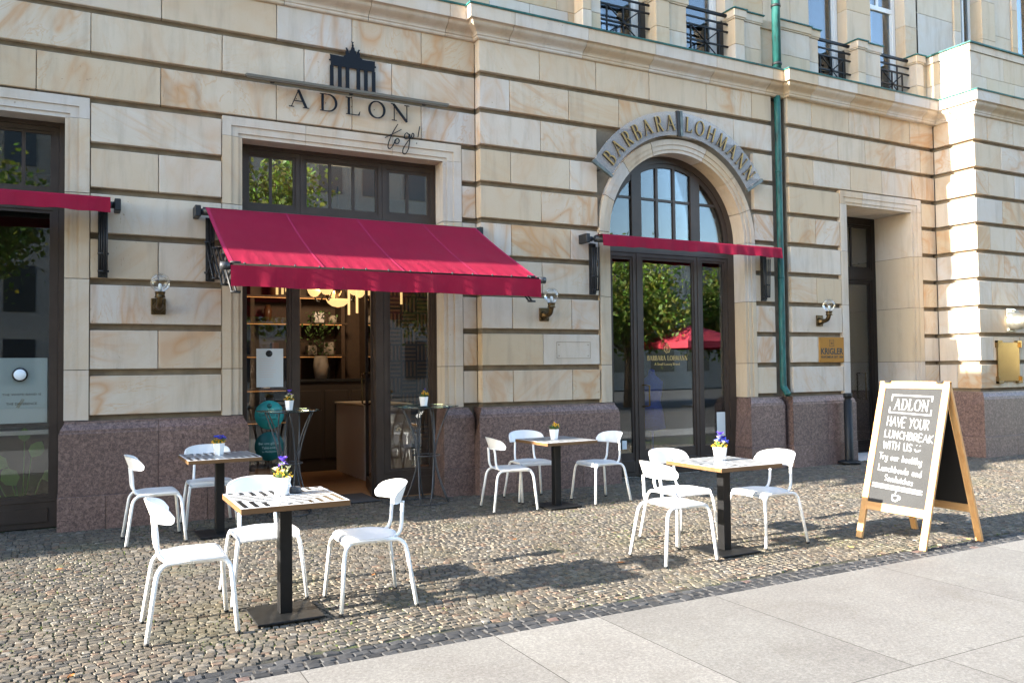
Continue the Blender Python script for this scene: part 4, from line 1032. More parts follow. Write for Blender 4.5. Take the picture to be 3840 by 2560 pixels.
def bracket(par, x, yw_, z, sx):
    MB().cbox(x-.03, x+.03, yw_-.2, yw_-.001, z-.06, z+.06, .006).build('bracket', 'arm_metal', par)
    MB().tube([(x+sx*.03, yw_-.13, z), (x+sx*.10, yw_-.13, z)], .035, 10).build('axle', 'roller_grey', par)
aw = root('awning', (2.8, YW, 3.27), 0, 'extended dark red awning over the open shop doorway', 'awning')
ya, za, yb, zb = YW-.19, 3.30, 7.63, 2.515; XA0, XA1 = 1.215, 4.385
fb = MB()
def fab(u, v):
    x = XA0+(XA1-XA0)*u; y_ = ya+(yb-ya)*v; sag = -.035*math.sin(math.pi*v)*(.55+.45*math.sin(math.pi*u)); rip = .004*math.sin(u*150)*max(0, v-.75)*4+.003*math.sin(u*31)*v
    return (x, y_, za+(zb-za)*v+sag+rip)
fb.grid(fab, 96, 26); fb.grid(lambda u, v: (lambda p: (p[0], p[1]+.001, p[2]-.003))(fab(1-u, v)), 96, 26)
fbo = fb.build('fabric', 'awning_fabric', aw)
for us in (.265, .52, .775):
    MB().grid(lambda u, v, us=us: (lambda p: (p[0]+(u-.5)*.022, p[1]-.0012, p[2]+.0022))(fab(us, v)), 1, 26).build('seam', 'awning_seam', fbo)
for us in (.006, .994):
    MB().grid(lambda u, v, us=us: (lambda p: (p[0]+(u-.5)*.035, p[1]-.0012, p[2]+.0022))(fab(us, v)), 1, 26).build('seam', 'awning_seam', fbo)
vl = MB()
def val(u, v): x = XA0+(XA1-XA0)*u; return (x, yb-.036-.010*v+.006*math.sin(u*40)*v+.004*math.sin(u*97+1)*v*v, zb-.012-.190*v+.004*math.sin(u*23)*v)
vl.grid(val, 120, 6); vl.grid(lambda u, v: (lambda p: (p[0], p[1]+.003, p[2]))(val(1-u, v)), 120, 6)
vl.build('valance', 'awning_fabric', aw)
MB().tube([(XA0-.01, yb, zb-.02), (XA1+.01, yb, zb-.02)], .030, 12).build('front_bar', 'bar_matte', aw)
for x, s_ in ((XA0-.045, -1), (XA1+.03, 1)): MB().tube([(x-.04, yb, zb-.018), (x+.04, yb, zb-.018)], .036, 12).build('bar_cap', 'roller_grey', aw)
MB().tube([(XA0-.02, ya+.04, za-.035), (XA1+.02, ya+.04, za-.035)], .045, 14).build('roller', 'roller_grey', aw)
for i in range(14):
    x = XA0+.12+i*.225; MB().tube([(x, yb-.028, zb+.012), (x, yb-.04, zb+.002)], .009, 6).build('eyelet', 'roller_grey', aw)
bracket(aw, 1.14, YW, 3.26, 1); bracket(aw, 4.46, YW, 3.26, -1)
for x in (1.285, 4.33):
    wall_rail(aw, x, YW, 2.53, 3.22, False)
    lt = MB(); lattice(lt, x-.02 if x < 3 else x-.03, YW-.06, yb+.02, 2.95, 2.62, zb+.02, 2.27, 3); lt.build('scissor_arm', 'arm_metal', aw)
def retracted(x0, x1, yw_, label, rails, brs, hang=.15):
    a = root('awning', ((x0+x1)/2, yw_, 3.27), 0, label, 'awning')
    MB().tube([(x0, yw_-.15, 3.265), (x1, yw_-.15, 3.265)], .045, 14).build('roller', 'roller_grey', a)
    f = MB()
    def fn(u, v):
        x = x0+(x1-x0)*u; th = v*1.0
        if v < .3: y_ = yw_-.15-.25*v/.3*.72; z = 3.315-.012*v/.3
        else: w = (v-.3)/.7; y_ = yw_-.332-.02*w+.007*math.sin(u*34)*w+.006*math.sin(u*83+2)*w; z = 3.303-(hang+.004*math.sin(u*21)+.004*math.sin(u*57))*w
        return (x, y_, z)
    f.grid(fn, 110, 10); f.grid(lambda u, v: (lambda p: (p[0], p[1]+.004, p[2]-.002))(fn(1-u, v)), 110, 10)
    f.build('fabric', 'awning_fabric', a)
    MB().tube([(x0+.01, yw_-.31, 3.275), (x1-.01, yw_-.31, 3.275)], .022, 10).build('front_bar', 'bronze_frame_dark', a)
    for x, s_ in brs: bracket(a, x, yw_, 3.262, s_)
    for x in rails: wall_rail(a, x, yw_, 2.53, 3.22)
    return a
retracted(-2.9, .304, YW, 'rolled up dark red awning above the cigar poster display window', (.245, -2.84), ((.375, -1), (-2.97, 1)))
retracted(6.10, 9.315, Y2, 'rolled up dark red awning across the arched door', (6.14, 9.245), ((5.965, 1), (9.40, -1)))

# ================================================================== WALL LAMPS
def wall_lamp(x, yw_, label):
    g = root('wall_lamp', (x, yw_, 2.25), 0, label, 'wall lamp', 'globe lamps on the facade')
    MB().cbox(-.072, .072, -.022, 0, -.085, .085, .006).build('back_plate', 'aged_brass', g, center=False)
    oc = [(math.cos(R(22.5+45*i)), math.sin(R(22.5+45*i))) for i in range(8)]
    mb = MB(); rs = [(.062, -.022), (.058, -.05), (.036, -.085)]
    vs = [(r_*c_, y_, r_*s_-.012) for r_, y_ in rs for c_, s_ in oc]
    mb.add(vs, [(i*8+k, i*8+(k+1) % 8, (i+1)*8+(k+1) % 8, (i+1)*8+k) for i in range(2) for k in range(8)]+[tuple(16+k for k in range(8))]); mb.build('boss', 'aged_brass', g, center=False)
    MB().tube(catmull([(0, -.06, -.012), (0, -.12, -.008), (0, -.175, .02), (0, -.2, .085)], 6), .032, 12).build('arm', 'aged_brass', g, center=False)
    MB().lathe([(0, .07), (.052, .075), (.052, .088), (.047, .092), (.047, .122), (.052, .126), (.052, .138), (0, .138)], (0, -.2, 0), 18).build('collar', 'aged_brass', g, center=False)
    MB().lathe([(0, .138), (.016, .138), (.017, .21), (.010, .222), (0, .222)], (0, -.2, 0), 12).build('bulb', 'paper_white', g, center=False)
    prof = [(.098*math.sin(R(a)), .232-.098*math.cos(R(a))) for a in range(22, 181, 8)]+[(0, .33)]
    MB().lathe(prof, (0, -.2, 0), 28).build('globe', 'globe_glass', g, center=False)
wall_lamp(.771, YW, 'globe wall lamp between the poster window and the open shop'); wall_lamp(5.385, Y2, 'globe wall lamp above the empty plaque outline'); wall_lamp(10.425*KX, YR, 'globe wall lamp above the golden perfumer plaque')
# big cast bracket on the wing
g = root('lamp_bracket', (14.2*KX+.02, YWG, 2.28), 0, 'heavy pale cast metal lamp bracket on the wing wall', 'lamp bracket')
MB().cbox(-.11, .11, -.025, 0, -.20, .20, .008).build('back_plate', 'cast_nickel', g, center=False)
MB().tube(catmull([(0, -.025, -.02), (0, -.18, -.03), (0, -.42, .0), (0, -.62, .12), (0, -.68, .32)], 6), [.16]*3+[.14]*4+[.115]*5+[.10]*5+[.085]*5+[.08]*3, 16).build('arm', 'cast_nickel', g, center=False)
MB().lathe([(0, .30), (.12, .31), (.13, .36), (.1, .40), (.1, .52), (.14, .56), (0, .57)], (0, -.68, 0), 20).build('socket', 'arm_metal', g, center=False)
for sx in (-1, 1):
    for sz in (-1, 1): MB().tube([(sx*.085, -.045, sz*.17), (sx*.085, -.02, sz*.17)], .018, 8).build('bolt', 'cast_nickel', g, center=False)
prof = [(.19*math.sin(R(a)), .75-.19*math.cos(R(a))) for a in range(20, 181, 10)]
MB().lathe(prof, (0, -.68, 0), 24).build('globe', 'globe_glass', g, center=False)

# ================================================================== PLAQUES
x0, x1, z0, z1 = 10.402*KX, 10.965*KX, 1.594, 1.991; yk = YR-.014
g = root('perfumer_plaque', ((x0+x1)/2, yk, (z0+z1)/2), 0, 'golden perfumer plaque with black lettering beside the side door', 'plaque')
MB().cbox(x0, x1, yk, YR-.001, z0, z1, .003).build('plate', 'plaque_gold', g)
xc = (x0+x1)/2
ltext('KRIGLER', .135, 'poster_ink', g, xc, yk-.001, 1.722, .50, .0035); ltext('PARFÜMEUR SEIT 1904', .05, 'poster_ink', g, xc, yk-.001, 1.66, .50, .001)
kk = MB(); zc = 1.895; mf_ = wallmap(xc, yk-.001, zc)
kk.ribbon([(-.05, -.05), (0, -.042), (.05, -.05), (.042, 0), (.05, .05), (0, .042), (-.05, .05), (-.042, 0)], .006, -.001, .001, True, mapf=mf_); kk.build('emblem', 'poster_ink', g)
ltext('K', .055, 'poster_ink', g, xc+.012, yk-.001, zc-.02, .02); ltext('K', .055, 'poster_ink', g, xc-.012, yk-.001, zc-.02, -.02)
for sx in (x0+.02, x1-.02):
    for sz in (z0+.02, z1-.02): MB().lathe([(0, -.003), (.006, -.003), (.006, 0)], (sx, yk, sz), 10, ax='y').build('screw', 'aged_brass', g)
x0, x1, z0, z1 = 13.80*KX, 14.42*KX, 1.235, 1.90; yk = YWG-.03
g = root('brass_plaque', ((x0+x1)/2, yk, (z0+z1)/2), 0, 'tall polished brass plaque with thick corners on the wing wall', 'plaque')
MB().cbox(x0, x1, yk, YWG-.001, z0, z1, .006).build('plate', 'brass', g)
for sx in (0, 1):
    for sz in (0, 1):
        X = x0-.03 if sx == 0 else x1+.03; Z_ = z0-.03 if sz == 0 else z1+.03; a = .13*(1 if sx == 0 else -1); c = .12*(1 if sz == 0 else -1); t_ = .035
        mb = MB(); mb.cbox(min(X, X+a), max(X, X+a), yk-.03, YWG-.001, min(Z_, Z_+(t_ if sz == 0 else -t_)), max(Z_, Z_+(t_ if sz == 0 else -t_)), .004)
        mb.cbox(min(X, X+(t_ if sx == 0 else -t_)), max(X, X+(t_ if sx == 0 else -t_)), yk-.028, YWG-.002, min(Z_, Z_+c), max(Z_, Z_+c), .004); mb.build('corner_piece', 'brass', g)
# outline left by a removed plaque
x0, x1, z0, z1 = 5.575, 6.098, 1.68, 1.895
pm = MB(); mf_ = wallmap(0, Y2-.003, 0)
pm.ribbon([(x0, z0), (x1, z0), (x1, z1), (x0, z1)], .004, -.0005, .001, True, mapf=mf_); 
for sx in (x0+.035, x1-.035):
    for sz in (z0+.035, z1-.035): pm.lathe([(0, -.001), (.007, -.001), (.007, .001)], (sx, Y2-.003, sz), 8, ax='y')
o = pm.build('plaque_trace', 'shaded_mortar'); tag(o, 'faint outline and screw holes of a removed plaque on a sandstone block', 'wall mark')

# ================================================================== DOWNPIPE
g = root('downpipe', (9.62, 9.30, 1.1), 0, 'green copper downpipe running down beside the arched door', 'downpipe')
MB().tube(catmull([(9.62, 9.25, 5.73), (9.62, 9.25, 4), (9.62, 9.25, 2), (9.62, 9.25, 1.30), (9.62, 9.235, 1.21), (9.61, 9.17, 1.14), (9.605, 9.14, 1.10)], 4), .049, 16).build('lower_pipe', 'copper_patina', g)
MB().tube([(9.60, 9.22, 6.06), (9.60, 9.22, 10)], .066, 16).build('upper_pipe', 'copper_patina', g)
for zz_ in (2.9, 4.55): MB().lathe([(.049, -.012), (.056, -.012), (.056, .012), (.049, .012)], (9.62, 9.25, zz_), 16).build('pipe_joint', 'copper_patina', g)
for zz_ in (6.22, 7.13): MB().lathe([(.066, -.02), (.075, -.02), (.075, .02), (.066, .02)], (9.60, 9.22, zz_), 16).build('pipe_clamp', 'arm_metal', g)

# ================================================================== LETTERING
def serif_glyph(ch):
    """strokes in a unit-height box: (points, widths, closed); returns strokes, advance"""
    T, t, s_ = .135, .048, .038
    def serif(x, y, w): return ([(x-w/2, y), (x+w/2, y)], [s_, s_], False)
    def arc(cx, cy, rx, ry, a0, a1, wa, wb, n=16):
        P_ = []; W_ = []
        for i in range(n+1):
            a = R(a0+(a1-a0)*i/n); P_.append((cx+rx*math.cos(a), cy+ry*math.sin(a))); W_.append(wa+(wb-wa)*abs(math.cos(a))**1.3)
        return (P_, W_, False)
    if ch == 'A': return [([(.10, .03), (.475, 1.0)], [t, t], False), ([(.455, 1.0), (.87, .03)], [T, T], False), ([(.22, .36), (.70, .36)], [t*.8]*2, False), serif(.10, .02, .26), serif(.86, .02, .32)], .98
    if ch == 'D':
        return [([(.17, .0), (.17, 1.0)], [T]*2, False), ([(.04, .98), (.45, .98)], [s_]*2, False), ([(.04, .02), (.45, .02)], [s_]*2, False), arc(.44, .5, .40, .48, 90, -90, t, T)], .94
    if ch == 'L': return [([(.17, .0), (.17, 1.0)], [T]*2, False), serif(.17, .98, .32), ([(.04, .02), (.66, .02)], [s_]*2, False), ([(.66, .02), (.73, .24)], [.10, .03], False)], .78
    if ch == 'O':
        P_ = []; W_ = []
        for i in range(40): a = 2*math.pi*i/40; P_.append((.5+.43*math.cos(a), .5+.485*math.sin(a))); W_.append(t+(T-t)*abs(math.cos(a))**1.2)
        return [(P_, W_, True)], 1.0
    if ch == 'N': return [([(.17, .0), (.17, .97)], [t]*2, False), ([(.13, .98), (.85, .0)], [T]*2, False), ([(.85, .0), (.85, 1.0)], [t]*2, False), serif(.17, .02, .26), ([(.0, .985), (.18, .985)], [s_]*2, False), serif(.85, .98, .26)], 1.0
    if ch == 'B': return [([(.17, .0), (.17, 1.0)], [T]*2, False), ([(.08, .98), (.40, .98)], [s_]*2, False), ([(.20, .53), (.42, .53)], [s_]*2, False), ([(.08, .02), (.44, .02)], [s_]*2, False), arc(.39, .757, .20, .225, 90, -90, t, T), arc(.43, .275, .25, .255, 90, -90, t, T)], .74
    if ch == 'R': return [([(.17, .0), (.17, 1.0)], [T]*2, False), ([(.08, .98), (.40, .98)], [s_]*2, False), ([(.20, .50), (.42, .50)], [s_]*2, False), arc(.39, .74, .22, .24, 90, -90, t, T), ([(.38, .50), (.72, .0)], [T*.8, T]), serif(.17, .02, .25)], .78
    if ch == 'H': return [([(.17, .0), (.17, 1.0)], [T]*2, False), ([(.78, .0), (.78, 1.0)], [T]*2, False), ([(.2, .52), (.75, .52)], [t]*2, False)], .95
    if ch == 'M': return [([(.08, .0), (.20, 1.0)], [t]*2, False), ([(.18, 1.0), (.52, .05)], [T]*2, False), ([(.52, .05), (.86, 1.0)], [t]*2, False), ([(.86, 1.0), (.98, .0)], [T]*2, False)], 1.08
    return [], .4
def put_glyph(mb, ch, mapf, h, y0=0, d=.01, wx=1.0, bold=1.0):
    st, adv = serif_glyph(ch)
    for i, q in enumerate(st):
        P_, W_ = q[0], q[1]; cl = q[2] if len(q) > 2 else False
        mb.ribbon([(p[0]*h*wx, p[1]*h) for p in P_], [w*h*bold for w in W_], y0-.0004*i, d, cl, mapf=mapf)
    return adv*h*wx
# --- shop sign on the wall
sg = root('shop_sign', (2.86, YW, 4.56), 0, 'dark metal shop name with city gate emblem above the open shop', 'sign')
ys = YW-.030
for ch, xl, xr in (('A', 2.14, 2.362), ('D', 2.478, 2.684), ('L', 2.79, 2.968), ('O', 3.066, 3.283), ('N', 3.352, 3.585)):
    st, adv = serif_glyph(ch); mb = MB(); h = .204; ww = {'A': 1.02, 'D': .86, 'L': .74, 'O': 1.0, 'N': .98}[ch]; wx = (xr-xl)/(ww*h)
    put_glyph(mb, ch, lambda u, v, dd, xl=xl: (xl+u, ys+dd, 4.560+v), h, 0, .012, wx); mb.build('letter', 'sign_black', sg)
    MB().tube([(xl+.08, ys+.01, 4.66), (xl+.08, YW, 4.66)], .004, 5).build('stud', 'sign_black', sg)
# city gate emblem
gm = MB(); gx0, gx1 = 2.606, 3.158; gc = (gx0+gx1)/2; d0, d1 = ys, ys+.012
zt = 5.238
gm.prism([(gx0+.01, 5.112), (gx1-.01, 5.112), (gx1-.01, 5.16), (gx1+.008, 5.165), (gx1+.008, 5.18), (gx1-.006, 5.182), (gx1-.006, 5.222), (gx1, 5.238), (gx1-.11, 5.236), (gx1-.16, 5.236), (gx1-.18, 5.255), (gx0+.18, 5.255), (gx0+.16, 5.236), (gx0, 5.238), (gx0+.006, 5.222), (gx0+.006, 5.182), (gx0-.008, 5.18), (gx0-.008, 5.165), (gx0+.01, 5.16)], 'y', d0, d1)
for i, cx in enumerate((gx0+.022, gx0+.118, gx0+.21, gx1-.21, gx1-.118, gx1-.022)):
    gm.box(cx-.022, cx+.022, d0+.0005, d1, 4.872, 5.1125); gm.box(cx-.028, cx+.028, d0+.001, d1, 4.857, 4.8725)
q = gc
chariot = [(q-.085, 5.2545), (q-.09, 5.30), (q-.075, 5.315), (q-.088, 5.345), (q-.07, 5.35), (q-.055, 5.318), (q-.045, 5.28), (q-.036, 5.33), (q-.026, 5.318), (q-.02, 5.36), (q-.008, 5.365), (q-.012, 5.39), (q-.004, 5.40), (q-.004, 5.412), (q-.018, 5.436), (q-.004, 5.425), (q+.0, 5.428), (q+.004, 5.425), (q+.018, 5.436), (q+.004, 5.412), (q+.004, 5.40), (q+.012, 5.39), (q+.008, 5.365), (q+.02, 5.36), (q+.026, 5.318), (q+.036, 5.33), (q+.045, 5.28), (q+.055, 5.318), (q+.07, 5.35), (q+.088, 5.345), (q+.075, 5.315), (q+.09, 5.30), (q+.085, 5.2545)]
gm.prism(chariot, 'y', d0+.0008, d1-.001)
gm.build('gate_emblem', 'sign_black', sg)
for cx in (gx0+.05, gx1-.05): MB().tube([(cx, ys+.01, 5.14), (cx, YW, 5.14)], .005, 5).build('stud', 'sign_black', sg)
# script words
S2 = lambda pts: [((lambda p: (p.x, p.z))(onY(880+x*.35714, 120+y*.35714, ys)))for x, y in pts]
for nm, strokes in (('t', [[(1715, 968), (1660, 1060), (1622, 1150), (1612, 1205), (1632, 1226), (1665, 1190), (1690, 1140), (1712, 1118), (1730, 1140), (1716, 1172), (1690, 1168), (1684, 1140), (1705, 1120)], [(1582, 1110), (1630, 1085), (1700, 1052), (1752, 1025)]]),
                    ('g', [[(1838, 1085), (1808, 1060), (1785, 1085), (1792, 1120), (1822, 1112), (1840, 1075), (1838, 1140), (1826, 1225), (1795, 1278), (1768, 1270), (1772, 1225), (1812, 1160), (1850, 1110), (1868, 1065), (1884, 1080), (1876, 1110), (1856, 1104)]]),
                    ('exclamation', [[(1945, 992), (1935, 1050), (1926, 1105)], [(1910, 1165), (1914, 1174)]])):
    mb = MB()
    for i, st in enumerate(strokes):
        P_ = catmull([Vector((x, z)) for x, z in S2(st)], 6); mb.ribbon([(p.x, p.y) for p in P_], .0105, -.0005*i, .010, mapf=lambda u, v, dd: (u, ys+dd, v))
    mb.build('script_letter', 'sign_black', sg)
lr = root('light_rail', (2.86, YW, 4.81), 0, 'slim grey light rail crossing the shop name on the wall', 'light rail')
MB().cbox(1.641, 4.072, YW-.13, YW-.085, 4.795, 4.835, .008).build('housing', 'led_rail', lr); MB().box(1.66, 4.05, YW-.125, YW-.09, 4.788, 4.796).build('diffuser', 'led_rail', lr)
for x in (1.95, 2.86, 3.78): MB().box(x-.02, x+.02, YW-.10, YW-.001, 4.80, 4.825).build('bracket', 'arm_metal', lr)
# --- arched acrylic sign
ar = root('arch_sign', (ACX, Y2, ACZ), 0, 'curved clear sign with gilded capitals round the arched door', 'sign')
ya_ = Y2-.085; RI, RO = 1.452, 1.787
for a0, a1 in ((92.6, 148.3), (32.9, 91.0)):
    n = 24; vs = []; fs = []
    for i in range(n+1):
        a = R(a0+(a1-a0)*i/n)
        for (rr, yy) in ((RI, ya_), (RO, ya_), (RO, ya_+.012), (RI, ya_+.012)): vs.append((ACX-.015+rr*math.cos(a), yy, ACZ+rr*math.sin(a)))
    for i in range(n):
        for q in range(4): fs.append((i*4+q, i*4+(q+1) % 4, (i+1)*4+(q+1) % 4, (i+1)*4+q))
    fs += [(0, 3, 2, 1), (n*4, n*4+1, n*4+2, n*4+3)]
    MB().add(vs, fs).build('acrylic_plate', 'acrylic', ar)
def polar(rr, a): return (ACX-.015+rr*math.cos(a), ACZ+rr*math.sin(a))
for a, mm in ((148.9, 'clamp_grey'), (92.8, 'bronze_frame_dark'), (90.9, 'clamp_grey'), (32.3, 'clamp_grey')):
    w_ = R(.75); q = [polar(RI-.015, R(a)-w_), polar(RO+.015, R(a)-w_), polar(RO+.015, R(a)+w_), polar(RI-.015, R(a)+w_)]
    MB().prism(q, 'y', ya_-.014, ya_+.026).build('end_clamp', mm, ar)
    c_ = polar((RI+RO)/2, R(a)); MB().tube([(c_[0], ya_+.02, c_[1]), (c_[0], Y2+GD, c_[1])], .012, 6).build('bracket', 'arm_metal', ar)
def arcword(word, a_start, a_end, rbase, h):
    adv = [serif_glyph(c)[1]*.74 for c in word]; tot = sum(adv)+.20*(len(word)-1); sc = R(a_start-a_end)*(rbase+h/2)/tot; a = R(a_start)
    for c, w in zip(word, adv):
        am = a-(w*sc/2)/(rbase+h/2)
        ca, sa = math.cos(am-math.pi/2), math.sin(am-math.pi/2); bx, bz = polar(rbase, am)
        for (off, mat, bold, dd) in ((0, 'dark_edge', 1.12, .014), (-.0085, 'gold_leaf', .78, .003)):
            mb = MB(); off_y = ya_-.015+off
            put_glyph(mb, c, lambda u, v, d, off_y=off_y: (bx+(u-w*h/2)*ca-v*sa, off_y+d, bz+(u-w*h/2)*sa+v*ca), h, 0, dd, .74, bold)
            mb.build('letter', mat, ar)
        a -= (w+.20)*sc/(rbase+h/2)
arcword('BARBARA', 144.6, 95.0, 1.515, .215); arcword('LOHMANN', 88.6, 36.6, 1.515, .215)
# --- gold lettering on the arched door
dl = root('door_lettering', (7.64, YD+.03, 1.66), 0, 'gold emblem and boutique name on the arched door glass', 'lettering')
yl = YD+.031
mb = MB(); x = 7.272
wd_ = 'BARBARA LOHMANN'; tot = sum(serif_glyph(c)[1] for c in wd_)*.86+.12*(len(wd_)-1); h = .735/tot*1.0
for c in wd_:
    if c != ' ': put_glyph(mb, c, lambda u, v, d, x=x: (x+u, yl+d, 1.645+v), h*1.25, -.001, .001, .86/1.25, 1.1)
    x += (serif_glyph(c)[1]*.86+.12)*h
mb.build('name', 'gold_paint', dl)
ltext('A Small Luxury Brand', .052, 'gold_paint', dl, 7.63, yl-.001, 1.575, .46)
mb = MB(); P_ = []
for i in range(32): a = 2*math.pi*i/32; rr = .052+.007*math.cos(7*a); P_.append((rr*math.cos(a), rr*math.sin(a)))
mb.ribbon(P_, .010, -.001, .001, True, mapf=lambda u, v, d: (7.632+u, yl+d, 1.812+v)); mb.ribbon([(-.012, .055), (-.016, .085), (0, .072), (.016, .085), (.012, .055)], .006, -.0015, .001, mapf=lambda u, v, d: (7.632+u, yl+d, 1.812+v)); mb.build('emblem', 'gold_paint', dl)
mb = MB(); put_glyph(mb, 'B', lambda u, v, d: (7.61+u, yl+d, 1.782+v), .06, -.001, .001, .9); mb.build('initial', 'gold_paint', dl)

# ================================================================== FURNITURE
def make_chair():
    r_ = root('cafe_chair', (0, 0, 0))
    TR = .0138
    def leg(sx, sy):
        if sx < 0: pts = [(-.252, .245, .004), (-.203, .205, .34), (-.190, .199, .392), (-.160, .193, .428), (-.115, .190, .440), (0, .188, .440)]
        else: pts = [(.250, .245, .004), (.221, .213, .34), (.210, .204, .396), (.185, .196, .429), (.145, .191, .440), (0, .188, .440)]
        P_ = [pts[0], pts[1]]+[tuple(p) for p in catmull(pts[1:], 5)][1:]
        P_ = [(p[0], p[1]*sy, p[2]) for p in P_]
        o = MB().tube(P_, TR, 12).build('leg', 'white_paint', r_, center=False)
        f = Vector(P_[0]); d = (Vector(P_[1])-f).normalized()
        MB().tube([f-d*.004, f+d*.012], TR*1.06, 12).build('foot_cap', 'foot_rubber', o, center=False)
    for sx in (-1, 1):
        for sy in (-1, 1): leg(sx, sy)
    for sy in (-1, 1):
        pts = [(-.03, .135, .438), (-.12, .132, .442), (-.165, .128, .462), (-.186, .124, .515), (-.192, .120, .60), (-.200, .115, .675)]
        MB().tube([(p[0], p[1]*sy, p[2]) for p in [tuple(q) for q in catmull(pts, 5)]], .0125, 12).build('back_support', 'white_paint', r_, center=False)
    # seat shell
    def hw(t):
        k = max(0, 1-t/.42); return .216*math.sqrt(max(.0, 1-k**2.3))*(1-.05*max(0, (t-.8)/.2)) if t < .999 else .2
    def seat(u, v, dz=0):
        t = u**1.35; w = max(.02, hw(t)) if t > .002 else .05; s_ = 2*v-1; x = -.172+.392*t
        z = .4635-.011*(1-s_*s_)*math.exp(-((t-.38)/.3)**2); z -= .006*abs(s_)**5
        if t > .86: q = (t-.86)/.14; z -= .036*q**2.2; x -= .012*q**4
        return (x, s_*w, z+dz)
    mb = MB(); nu, nv = 26, 16; mb.grid(seat, nu, nv); n0 = len(mb.v); mb.grid(lambda u, v: seat(u, v, -.011), nu, nv)
    def idx(i, j, o=0): return o+i*(nv+1)+j
    bd = [(i, 0) for i in range(nu+1)]+[(nu, j) for j in range(1, nv+1)]+[(i, nv) for i in range(nu-1, -1, -1)]+[(0, j) for j in range(nv-1, 0, -1)]
    for a, c in zip(bd, bd[1:]+bd[:1]): mb.f.append((idx(*a), idx(*c), idx(*c, n0), idx(*a, n0))); mb.mi.append(0); mb.sm.append(False)
    mb.build('seat', 'white_paint', r_, center=False)
    # wrap-around backrest shell
    def backr(u, v, off=0):
        s_ = 2*u-1; a = abs(s_)
        hh = 1.0 if a < .80 else math.sqrt(max(0.0, 1-((a-.80)/.2)**2)); hh = max(hh, .06)
        top = .800-.050*a**2.4; bot = .664+.004*a; zc = (top+bot)/2; z = zc+(top-bot)/2*hh*(2*v-1)
        y_ = .228*math.sin(s_*1.25)/math.sin(1.25); x = -.214+.118*(1-math.cos(s_*1.25))/(1-math.cos(1.25))-.36*(z-.685)
        return (x+off*math.cos(s_*1.1), y_-off*math.sin(s_*1.1), z)
    mb = MB(); nu, nv = 30, 8; mb.grid(backr, nu, nv); n0 = len(mb.v); mb.grid(lambda u, v: backr(u, v, .011), nu, nv)
    bd = [(i, 0) for i in range(nu+1)]+[(nu, j) for j in range(1, nv+1)]+[(i, nv) for i in range(nu-1, -1, -1)]+[(0, j) for j in range(nv-1, 0, -1)]
    for a, c in zip(bd, bd[1:]+bd[:1]): mb.f.append((idx(*a), idx(*c), idx(*c, n0), idx(*a, n0))); mb.mi.append(0); mb.sm.append(False)
    mb.build('backrest', 'white_paint', r_, center=False)
    return r_
CH = make_chair(); first = [True]
TN = {1: 'the table with the metal tin', 2: 'the table with blue cornflowers', 3: 'the table with spiky greenery', 4: 'the table beside the chalkboard'}
def chair(x, y, deg, table, how):
    o = CH if first[0] else copy_tree(CH); first[0] = False
    o.location = (x, y, .003); o.rotation_euler = (0, 0, R(deg)); tag(o, 'white metal chair %s, at %s' % (how, TN[table]), 'chair', 'white cafe chairs on the cobbles')
FX, FB, BF = 'turned towards the chalkboard sign', 'with its back to the facade', 'turned away from the chalkboard side'
chair(.622, 5.411, -1, 1, 'facing the chalkboard'); chair(1.760, 5.405, 177, 1, 'facing away from the chalkboard'); chair(1.165, 5.945, -90, 1, FB)
chair(.655, 8.39, 1, 2, 'facing the chalkboard'); chair(1.21, 8.90, -91, 2, FB)
chair(4.262, 8.15, -9, 3, 'facing the chalkboard'); chair(4.80, 8.62, -97, 3, FB); chair(5.435, 8.075, 182, 3, 'facing away from the chalkboard')
chair(4.297, 5.352, -2, 4, 'facing the chalkboard'); chair(4.81, 5.90, -88, 4, FB); chair(5.405, 5.44, 181, 4, 'facing away from the chalkboard')

def make_table():
    r_ = root('bistro_table', (0, 0, 0)); hx, hy, zt = .33, .345, .75
    MB().cbox(-hx, hx, -hy, hy, zt-.036, zt-.002, .002).build('edge_band', 'edge_wood', r_, center=False)
    tp = MB().cbox(-hx+.004, hx-.004, -hy+.004, hy-.004, zt-.006, zt, .001).build('tabletop', 'table_white', r_, center=False)
    pt = MB(); p = .064; wd_ = .030; e = .012
    for qx in (0, 1):
        for qy in (0, 1):
            ax, ay = (-hx+e, -.004) if qx == 0 else (.004, hx-e)
            bx, by = (-hy+e, -.004) if qy == 0 else (.004, hy-e)
            cxn = ax if (qx+qy) % 2 == 0 else ay; sx = 1 if cxn == ax else -1
            cyn = bx if qy == 1 else by; sy = 1 if cyn == bx else -1
            for i in range(5):
                o_ = .010+i*p; lx = (ay-ax)-o_-.004; ly = (by-bx)-o_-.004
                if lx < .03 or ly < .03: continue
                x0, y0 = cxn+sx*o_, cyn+sy*o_
                P_ = [(x0+sx*lx, y0), (x0+sx*lx, y0+sy*wd_), (x0+sx*wd_, y0+sy*wd_), (x0+sx*wd_, y0+sy*ly), (x0, y0+sy*ly), (x0, y0)]
                n = len(pt.v); pt.add([(a, c, zt+.0006) for a, c in P_], [(0, 1, 2, 5), (5, 2, 3, 4)] if sx*sy > 0 else [(5, 2, 1, 0), (4, 3, 2, 5)])
    pt.build('pattern', 'table_black', tp, center=False)
    MB().cbox(-.04, .04, -.04, .04, .018, zt-.036, .003).build('column', 'black_metal', r_, center=False)
    MB().cbox(-.207, .207, -.207, .207, .004, .018, .003).build('base_plate', 'black_base', r_, center=False)
    MB().cbox(-.14, .14, -.14, .14, zt-.046, zt-.036, .002).build('top_plate', 'black_metal', r_, center=False)
    return r_
TB = make_table()
